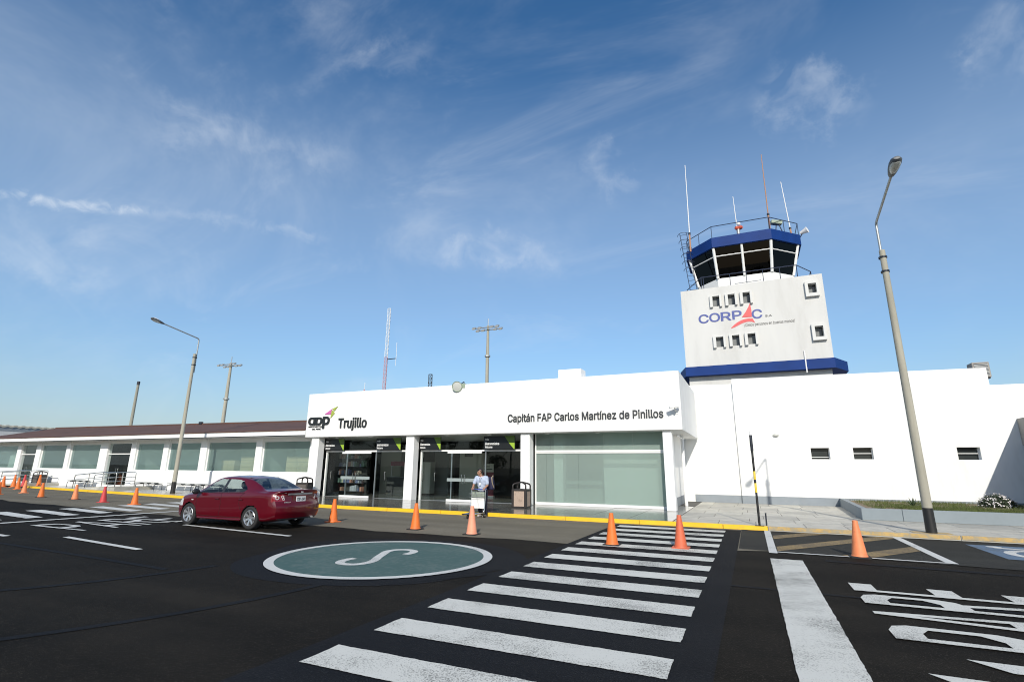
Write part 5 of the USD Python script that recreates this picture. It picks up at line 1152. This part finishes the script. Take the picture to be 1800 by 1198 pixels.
def add_car(lab, cx, cy, rz, s):
    M_, flank, rearx = build_car()
    mat('car_paint', (.085, .0008, .0062), .32, coat=.75, metal=.0, spec=.3)
    mat('car_trim', (.02, .02, .022), .4); mat('chrome', (.75, .75, .76), .30, metal=.7); mat('rim_silver', (.70, .71, .72), .28, metal=.85)
    mat('tail_red', (.20, .004, .01), .12, coat=1.0); mat('tail_clear', (.62, .55, .55), .12, coat=1.0); mat('headlamp_clear', (.55, .58, .6), .08, coat=1.0); mat('plate_white', (.70, .71, .70), .5); mat('car_inside', (.045, .045, .045), .85); mat('seat_grey', (.10, .10, .105), .9); mat('arch_black', (.008, .008, .008), .9)
    t = Thing('parked_car', lab, 'car', (cx, cy, 0), rz, local=True)
    sc = np.array([s, 1, .965])
    def P(name, m, mm, smooth=False, parent=None, label=None):
        m = m.copy(); m.vertices = m.vertices * sc; return t.part(name, m, mm, smooth, parent, label)
    body = P('body', M_['body'], 'car_paint', 50)
    for sy in (1, -1):
        P('front_door_window', M_['front_door_window', sy], 'glass_car', 60); P('rear_door_window', M_['rear_door_window', sy], 'glass_car', 60); P('pillar', M_['pillar', sy], 'car_trim', 60); P('headlamp', M_['headlamp', sy], 'headlamp_clear', 60)
        tl = P('tail_lamp', M_['tail_lamp', sy], 'tail_red', 60)
        for yy, zz_, r, m in ((.72, .875, .052, 'tail_clear'), (.585, .90, .040, 'tail_clear'), (.56, .835, .034, 'tail_clear')):
            x = rearx(yy, zz_); n = np.array((-1, .62 * sy * (yy / .8) ** 2, 0)); o = np.array((x, sy * yy, zz_))
            P('lamp_lens', aligned(lathe([(r * .55, .001), (r * .6, .01), (r, .008), (r, -.004), (r * .55, -.004), (r * .55, .001)], 16), n, o + n / np.linalg.norm(n) * .006), m, 40, tl)
        P('lamp_bulb', aligned(lathe([(0, -.004), (.03, -.004), (.026, .010), (0, .014)], 12), (-1, .45 * sy, 0), (rearx(.72, .875) - .004, sy * .72, .875)), 'tail_red', 40, tl)
    P('windscreen', M_['windscreen'], 'glass_car', 60); P('rear_window', M_['rear_window'], 'glass_car_dark', 60)
    P('rear_skirt', M_['rear_skirt'], 'car_trim', 60); P('grille', M_['grille'], 'car_trim', 60)
    # boot lid: lip, chrome bar, badges, plate
    P('boot_spoiler', pipe([(rearx(y, 1.05) + .012 + .0, y, 1.068 - .02 * (abs(y) / .6) ** 2) for y in np.linspace(-.60, .60, 17)], .016, 8), 'car_paint', True)
    P('chrome_bar', cat([trimesh.convex.convex_hull(np.array([(rearx(y, z) - d, y, z) for y in (a, b) for z in (.945, .985) for d in (.002, .018)])) for a, b in zip(np.linspace(-.43, .43, 13), np.linspace(-.43, .43, 13)[1:])]), 'chrome')
    x = rearx(0, 1.01); P('badge', cat([aligned(trimesh.creation.torus(.034, .006, major_sections=20, minor_sections=6).apply_scale((1, .68, 1)), (-1, 0, 0), (x - .008, 0, 1.018)), aligned(trimesh.creation.torus(.018, .005, major_sections=16, minor_sections=6), (-1, 0, 0), (x - .008, 0, 1.012))]), 'chrome', True)
    def rear_text(txt, y0, z, h, m, d=.004):
        L = letters(txt, h, True); ms = []
        for ch, g in L:
            v = g.vertices; yy = y0 - v[:, 0]; ms.append(trimesh.Trimesh(np.c_[np.array([rearx(a, z) for a in yy]) - d - v[:, 2] * .15, yy, z + v[:, 1]], g.faces, process=False))
        mm = cat(ms); mm.fix_normals(); return mm
    P('badge', rear_text('XLi', .56, 1.0, .03, 'chrome'), 'chrome'); P('badge', rear_text('COROLLA', .56, .735, .03, 'chrome'), 'chrome')
    x = rearx(0, .82) - .010
    pl = P('number_plate', box(x - .008, x + .02, -.17, .17, .745, .895, .003), 'plate_white')
    L = letters('TSP-149', .085, True); w = max(m.bounds[1][0] for _, m in L); 
    for ch, g in L:
        v = g.vertices; P('plate_letter', trimesh.Trimesh(np.c_[x - .0085 - v[:, 2] * .12, .145 - v[:, 0] * .29 / w, .785 + v[:, 1] * .85], g.faces, process=False), 'letter_black', parent=pl)
    P('plate_recess', box(x + .004, x + .03, -.30, .30, .725, .915, .01), 'car_paint')
    P('exhaust', tube((-2.20, -.45, .30), (-2.28, -.45, .295), .028), 'chrome')
    # trims along the flank
    for sy in (1, -1):
        F = lambda x, z, d=.004: (x, sy * (flank(x, z) + d), z)
        for pts in ([(1.02, .90), (1.0, .6), (.98, .33)], [(-.03, .95), (-.05, .6), (-.03, .33)], [(-.98, .99), (-.82, .72), (-.86, .6), (-.93, .50)], [(.98, .325), (0, .30), (-.9, .325)]):
            q = spline2(pts, 14); P('door_seam', pipe([F(a, b, .0005) for a, b in q], .0045, 5), 'arch_black')
        for x in (.10, -.88): P('door_handle', cat([box(-.085, .085, -.014, .014, -.016, .016, .008).apply_translation(F(x, .80, .018))]), 'car_paint')
        P('side_repeater', box(-.04, .04, -.008, .008, -.014, .014, .004).apply_translation(F(1.18, .74, .004)), 'tail_clear')
        mr = P('mirror', sph((0, 0, 0), .10, 3, (.62, 1.15, .82)).apply_translation((.90, sy * 1.0, .985)), 'car_trim', True); P('mirror_arm', tube((.86, sy * .84, .95), (.90, sy * .97, .955), .025), 'car_trim', parent=mr)
        P('window_trim', pipe([F(x, .962 + .01 * (x < 0) + .02 * max(0, -x), .006) for x in np.linspace(.98, -.95, 16)], .008, 6), 'car_trim')
        P('sill', pipe([F(x, .245, -.004) for x in np.linspace(.9, -.9, 12)], .03, 8), 'car_paint', True)
    # wheels
    def wheel(x, sy):
        y = sy * .775
        R = lambda m: aligned(m, (0, sy, 0), (x, y, .315))
        tyre = lathe([(.205, -.09), (.24, -.105), (.295, -.10), (.313, -.075), (.316, 0), (.313, .075), (.295, .10), (.24, .105), (.205, .09), (.20, 0), (.205, -.09)], 44)
        wh = P('wheel', R(tyre), 'black_rubber', 50)
        P('rim', R(cat([lathe([(.205, .088), (.214, .098), (.206, .104), (.192, .085), (.188, -.05), (.20, -.06), (.205, .088)], 44), lathe([(0, .070), (.035, .070), (.045, .058), (.05, .03), (0, .03)], 20)])), 'rim_silver', 40, wh)
        sp = []
        for k in range(7):
            b = trimesh.convex.convex_hull(np.array([(r, o, z) for r, ww, z0, z1 in ((.03, .022, .03, .068), (.12, .019, .045, .082), (.196, .032, .055, .092)) for o in (-ww, ww) for z in (z0, z1)]))
            b.apply_transform(trimesh.transformations.rotation_matrix(k * 2 * math.pi / 7, [0, 0, 1])); sp.append(b)
        P('spokes', R(cat(sp)), 'rim_silver', parent=wh); P('brake_disc', R(lathe([(0, .0), (.15, .0), (.15, .012), (0, .012)], 28)), 'dark_metal', parent=wh)
    for x in (1.30, -1.30):
        for sy in (1, -1):
            wheel(x, sy)
            a = np.linspace(0, 2 * math.pi, 40); v = np.vstack([[(x + .356 * math.cos(b), sy * yy, .315 + .356 * math.sin(b)) for b in a] for yy in (.50, .862)]); n = len(a)
            f = [(i, i + 1, n + i) for i in range(n - 1)] + [(i + 1, n + i + 1, n + i) for i in range(n - 1)]
            ar = trimesh.Trimesh(np.vstack([v, [(x, sy * .50, .315)]]), f + [(2 * n, i, i + 1) for i in range(n - 1)], process=False)
            ar = trimesh.intersections.slice_mesh_plane(ar, [0, 0, 1], [0, 0, .19]); P('wheel_arch', ar, 'arch_black')
    # cabin
    P('cabin_floor', box(-1.5, 1.3, -.74, .74, .26, .32), 'car_inside'); P('parcel_shelf', box(-1.5, -1.05, -.62, .62, .93, .96), 'car_inside'); P('dashboard', box(.72, 1.15, -.70, .70, .60, .93, .06), 'car_inside')
    P('door_card', box(-1.0, .95, .77, .80, .32, .90), 'car_inside'); P('door_card', box(-1.0, .95, -.80, -.77, .32, .90), 'car_inside'); P('roof_lining', box(-.72, .30, -.5, .5, 1.395, 1.405), 'seat_grey')
    for y in (.36, -.36):
        se = P('seat', cat([box(-.15, .42, y - .25, y + .25, .42, .58, .06), box(-.30, -.14, y - .24, y + .24, .55, 1.08, .05).apply_transform(trimesh.transformations.rotation_matrix(-.18, [0, 1, 0], (-.2, y, .55)))]), 'seat_grey'); P('headrest', box(-.40, -.30, y - .13, y + .13, 1.10, 1.28, .04), 'seat_grey', parent=se)
    se = P('rear_bench', cat([box(-1.02, -.52, -.64, .64, .42, .58, .05), box(-1.16, -1.0, -.64, .64, .55, 1.0, .05)]), 'seat_grey')
    for y in (.36, -.36): P('headrest', box(-1.20, -1.10, y - .12, y + .12, 1.0, 1.13, .03), 'seat_grey', parent=se)
    P('steering_wheel', aligned(trimesh.creation.torus(.18, .016, major_sections=24, minor_sections=8), (-.9, 0, .42), (.55, .36, .92)), 'car_trim', True)
add_car('dark red four door saloon parked in the road beside the kerb', -13.82, 11.33, math.pi, .975)

# ================================================================== PERSON, TROLLEY, BAG
def ball(c, r): return m3.Manifold.sphere(float(r), 20).translate(tuple(map(float, c)))
def bone(a, ra, b, rb): return m3.Manifold.batch_hull([ball(a, ra), ball(b, rb)])
def skinmesh(parts, edge=.014, it=8):
    m = parts[0]
    for p in parts[1:]: m = m + p
    m = m.refine_to_length(edge).to_mesh(); t_ = trimesh.Trimesh(m.vert_properties[:, :3], m.tri_verts, process=True)
    trimesh.smoothing.filter_taubin(t_, iterations=it); return t_
def add_person():
    px, py = -8.80, 16.98
    t = Thing('person', 'person in pale blue shirt and dark trousers pushing a luggage trolley', 'person', (px, py, 0))
    O = np.array((px, py, 0)); V = lambda x, y, z: O + (x, y, z)
    lhip, rhip = V(.10, .04, .86), V(-.10, .04, .86)                                      # the image's right is +x
    kL, aL, tL = V(.12, .02, .46), V(.12, .06, .09), V(.13, -.11, .045); kR, aR, tR = V(-.10, -.03, .47), V(-.09, .10, .10), V(-.10, -.07, .045)
    pel, wst, chest, nk = V(0, .03, .90), V(0, .0, 1.05), V(0, -.05, 1.24), V(-.01, -.085, 1.405)
    sL, sR = V(.19, -.05, 1.335), V(-.20, -.06, 1.335); eL, wL = V(.235, -.06, 1.08), V(.19, -.22, .965); eR, wR = V(-.275, -.13, 1.10), V(-.265, -.225, .985)
    hd = V(-.035, -.12, 1.535)
    look = np.array((-.80, -.58, -.12)); look /= np.linalg.norm(look); sidev = np.cross(look, [0, 0, 1]); sidev /= np.linalg.norm(sidev)
    H = lambda f, s, z: hd + look * f + sidev * s + np.array((0, 0, z))
    head = [bone(H(-.015, 0, .035), .082, H(.012, 0, -.02), .072), bone(H(.03, 0, -.055), .05, H(.045, 0, -.085), .035), bone(H(.055, 0, .03), .03, H(.07, 0, -.03), .03), bone(H(.088, 0, .012), .008, H(.102, 0, -.022), .013), bone(nk - (0, 0, .03), .054, H(-.012, 0, -.06), .048)]
    for s in (-1, 1): head += [bone(H(-.005, s * .078, .015), .018, H(-.005, s * .08, -.02), .012), bone(H(.07, s * .03, .028), .013, H(.066, s * .045, .026), .010)]
    head += [bone(H(.088, -.018, -.058), .009, H(.088, .018, -.058), .009)]
    def arm(s, e, w): return [bone(s, .052, e, .041), bone(e, .040, w, .026)]
    def hand(w, sx):
        bar = np.array((w[0], 16.755, .945)); palm = bar + (0, .012, .030); P = [bone(w, .026, palm + (0, .03, .005), .027), bone(palm + (-.028, .02, 0), .014, palm + (.028, .02, 0), .014), bone(palm + (-.03, -.012, .006), .013, palm + (.03, -.012, .006), .013)]
        for i, o in enumerate((-.030, -.010, .010, .030)):
            l = (.9, 1.05, 1.0, .8)[i if sx > 0 else 3 - i]; a = palm + (o, -.015, .004); b = bar + (o, -.032 * l, .006); c = bar + (o, -.026 * l, -.024 * l); P += [bone(a, .0095, b, .009), bone(b, .009, c, .008)]
        P += [bone(palm + (-sx * .03, .02, -.004), .012, bar + (-sx * .042, .012, -.012), .010), bone(bar + (-sx * .042, .012, -.012), .010, bar + (-sx * .03, -.008, -.022), .009)]; return P
    torso = [bone(pel + (-.07, 0, 0), .10, pel + (.07, 0, 0), .10), bone(pel, .12, wst, .115), m3.Manifold.batch_hull([ball(wst + (-.05, 0, 0), .10), ball(wst + (.05, 0, 0), .10), ball(chest + (-.09, 0, .02), .10), ball(chest + (.09, 0, .02), .10)]), m3.Manifold.batch_hull([ball(chest + (-.08, 0, 0), .10), ball(chest + (.08, 0, 0), .10), ball(sL - (.03, 0, 0), .055), ball(sR + (.03, 0, 0), .055), ball(nk - (0, 0, .03), .05)])]
    legs = [bone(lhip, .088, kL, .056), bone(kL, .056, aL, .040), bone(rhip, .088, kR, .056), bone(kR, .056, aR, .040), bone(aL, .036, tL, .03), bone(aR, .036, tR, .03)]
    body = t.part('body', skinmesh(head + torso + arm(sL, eL, wL) + arm(sR, eR, wR) + hand(wL, 1) + hand(wR, -1) + legs, .012, 6), 'skin', True)
    g = .016
    sh = [bone(pel + (-.07, 0, -.0), .10 + g, pel + (.07, 0, -.0), .10 + g), bone(pel, .12 + g, wst, .115 + g), m3.Manifold.batch_hull([ball(wst + (-.05, 0, 0), .10 + g), ball(wst + (.05, 0, 0), .10 + g), ball(chest + (-.09, 0, .02), .10 + g), ball(chest + (.09, 0, .02), .10 + g)]), m3.Manifold.batch_hull([ball(chest + (-.08, 0, 0), .10 + g), ball(chest + (.08, 0, 0), .10 + g), ball(sL - (.03, 0, 0), .058 + g), ball(sR + (.03, 0, 0), .058 + g), ball(nk - (0, 0, .06), .052)]),
          bone(sL, .056 + g, sL + (eL - sL) * .72, .052 + g), bone(sR, .056 + g, sR + (eR - sR) * .72, .052 + g)]
    m = skinmesh(sh, .014, 6); v = m.vertices; v += .0028 * np.c_[np.sin(v[:, 2] * 55 + v[:, 0] * 20), np.sin(v[:, 2] * 45 + v[:, 0] * 30), 0 * v[:, 0]]; m.vertices = v
    shirt = t.part('shirt', m, 'shirt', True)
    t.part('collar', skinmesh([bone(nk + (-.05, -.02, -.02), .016, nk + (-.02, -.075, -.07), .012), bone(nk + (.05, -.02, -.02), .016, nk + (.02, -.075, -.07), .012), bone(nk + (-.05, -.02, -.02), .018, nk + (0, .05, .0), .018), bone(nk + (.05, -.02, -.02), .018, nk + (0, .05, .0), .018)], .012, 2), 'shirt_trim', True, parent=shirt)
    g = .020
    tr = [bone(pel + (-.075, 0, -.03), .098 + g, pel + (.075, 0, -.03), .098 + g), bone(lhip, .088 + g, kL, .060 + g), bone(kL, .060 + g, aL + (0, 0, .0), .046 + g), bone(rhip, .088 + g, kR, .060 + g), bone(kR, .060 + g, aR, .046 + g)]
    t.part('trousers', skinmesh(tr, .016, 4), 'trouser', True)
    for a, b in ((aL, tL), (aR, tR)): t.part('shoe', skinmesh([bone(np.r_[a[:2], .048], .046, np.r_[b[:2], .036], .040)], .014, 2), 'shoe', True)
    t.part('hair', skinmesh([m3.Manifold.batch_hull([ball(H(-.03, 0, .055), .080), ball(H(.02, 0, .072), .058), ball(H(-.05, 0, .0), .062)]), bone(H(-.01, .065, .03), .03, H(-.03, .066, -.0), .022), bone(H(-.01, -.065, .03), .03, H(-.03, -.066, -.0), .022)], .012, 4), 'hair_black', True)
    t.part('lanyard', pipe([nk + (-.045, -.05, -.05), chest + (-.03, -.125, .05), chest + (0, -.135, -.06), chest + (.03, -.125, .05), nk + (.045, -.05, -.05)], .006, 5), 'letter_black'); t.part('badge', box(-.03, .03, -.004, .004, -.045, .045).apply_translation(chest + (0, -.135, -.115)), 'sign_white')
    for s in (-1, 1): t.part('eye', sph(H(.072, s * .033, .012), .010, 2), 'letter_black', True)
add_person()
t = Thing('backpack', 'dark blue backpack with tan straps worn on the back of the person', 'backpack', (-8.66, 17.2, 1.0))
bp = skinmesh([m3.Manifold.batch_hull([ball(np.array((-8.66, 17.18, 1.30)) + (dx, dy, 0), .06) for dx in (-.11, .13) for dy in (0, .06)] + [ball(np.array((-8.66, 17.20, .98)) + (dx, dy, 0), .07) for dx in (-.12, .14) for dy in (0, .09)])], .03, 4)
t.part('sack', bp, 'bag_blue', True)
for x in (-8.70 - .12, -8.70 + .26): t.part('strap', pipe([(x, 17.12, 1.36), (x + .02, 17.07, 1.41), (x + .02, 16.97, 1.36), (x + .03, 16.99, 1.18), (x + .03, 17.12, 1.0)], .016, 6), 'bag_tan', True)
t.part('pocket', skinmesh([m3.Manifold.batch_hull([ball((-8.66 + dx, 17.34, z), .03) for dx in (-.08, .10) for z in (1.0, 1.16)])], .03, 2), 'bag_tan', True)

t = Thing('luggage_trolley', 'silver luggage trolley with white front panel pushed onto the road', 'luggage trolley', (-8.83, 16.5, 0))
for x in (-9.10, -8.55):
    t.part('side_tube', pipe(bend([(x, 16.76, .945), (x, 16.74, .60), (x, 16.66, .16), (x + (.10 if x < -8.8 else -.10), 16.0, .15)], .08), .017, 8), 'steel', True)
    w = t.part('wheel', aligned(lathe([(.02, -.022), (.07, -.024), (.078, -.012), (.078, .012), (.07, .024), (.02, .022)], 20), (1, 0, 0), (x, 16.70, .08)), 'black_rubber', 40); t.part('hub', tube((x - .026, 16.70, .08), (x + .026, 16.70, .08), .025), 'galv', parent=w); t.part('fork', tube((x, 16.70, .08), (x, 16.68, .18), .013), 'galv', parent=w)
t.part('handle_bar', tube((-9.12, 16.76, .945), (-8.53, 16.76, .945), .019, n=12), 'logo_blue', True)
t.part('front_panel', box(-9.08, -8.57, 16.70, 16.715, .30, .65, .004), 'trolley_white')
t.part('basket', cat([tube((-9.08, y, z), (-8.57, y, z), .006, n=6) for y, z in ((16.72, .86), (16.72, .80), (16.72, .74), (16.72, .69), (16.56, .69), (16.50, .80))] + [tube((x, 16.72, .67), (x, 16.72, .88), .005, n=6) for x in np.linspace(-9.04, -8.6, 9)] + [tube((x, 16.72, .69), (x, 16.50, .80), .005, n=6) for x in np.linspace(-9.04, -8.6, 9)]), 'galv')
t.part('basket_plate', box(-9.07, -8.58, 16.728, 16.738, .665, .86), 'lamp_green')
for y in (16.05, 16.3, 16.55): t.part('deck_bar', tube((-9.0, y, .155), (-8.65, y, .155), .014), 'steel')
w = t.part('wheel', aligned(lathe([(.02, -.02), (.06, -.022), (.066, 0), (.06, .022), (.02, .02)], 20), (1, 0, 0), (-8.83, 16.02, .068)), 'black_rubber', 40); t.part('fork', tube((-8.83, 16.02, .07), (-8.83, 16.06, .15), .014), 'galv', parent=w)
t.part('bumper', pipe(bend([(-9.0, 16.02, .15), (-9.02, 15.94, .15), (-8.64, 15.94, .15), (-8.66, 16.02, .15)], .05), .018), 'black_rubber', True)

# ================================================================== BEHIND THE VIEWER: trees of the car park, seen only in the glass
LT = mat('tree_leaf', (.045, .06, .022), .6, .4, .8); mat('tree_bark', (.12, .09, .065), .9, .3, 4)
def car_park_tree(x, y, h, seed, lab='broad dark green tree in the row opposite the terminal'):
    t = Thing('car_park_tree', lab, 'tree', (x, y, 0), group='trees of the car park opposite the terminal')
    q = np.random.default_rng(seed); V, F = [], []; C = [np.array((x, y, h * .62)) + q.normal(0, 1, 3) * (1.9, 1.7, h * .16) for _ in range(9)]
    for c in C:
        for _ in range(170):
            d = q.normal(size=3); d /= np.linalg.norm(d); leafcard(V, F, c + d * q.uniform(.6, 1.0) * (1.7, 1.6, 1.2), d + q.normal(0, .6, 3), .30, .16)
    t.part('crown', trimesh.Trimesh(np.array(V), F, process=False), 'tree_leaf', kind='stuff')
    t.part('trunk', cat([tube((x, y, 0), (x + .1, y, h * .45), .2, .13, 10)] + [tube((x + .1, y, h * .42), c, .09, .03, 7) for c in C[:6]]), 'tree_bark', True)
for i in range(17): car_park_tree(-66 + i * 6.4 + (i * 37 % 5) * .7, -38 - (i * 53 % 7), 11.5 + (i * 29 % 5) * .7, 50 + i)
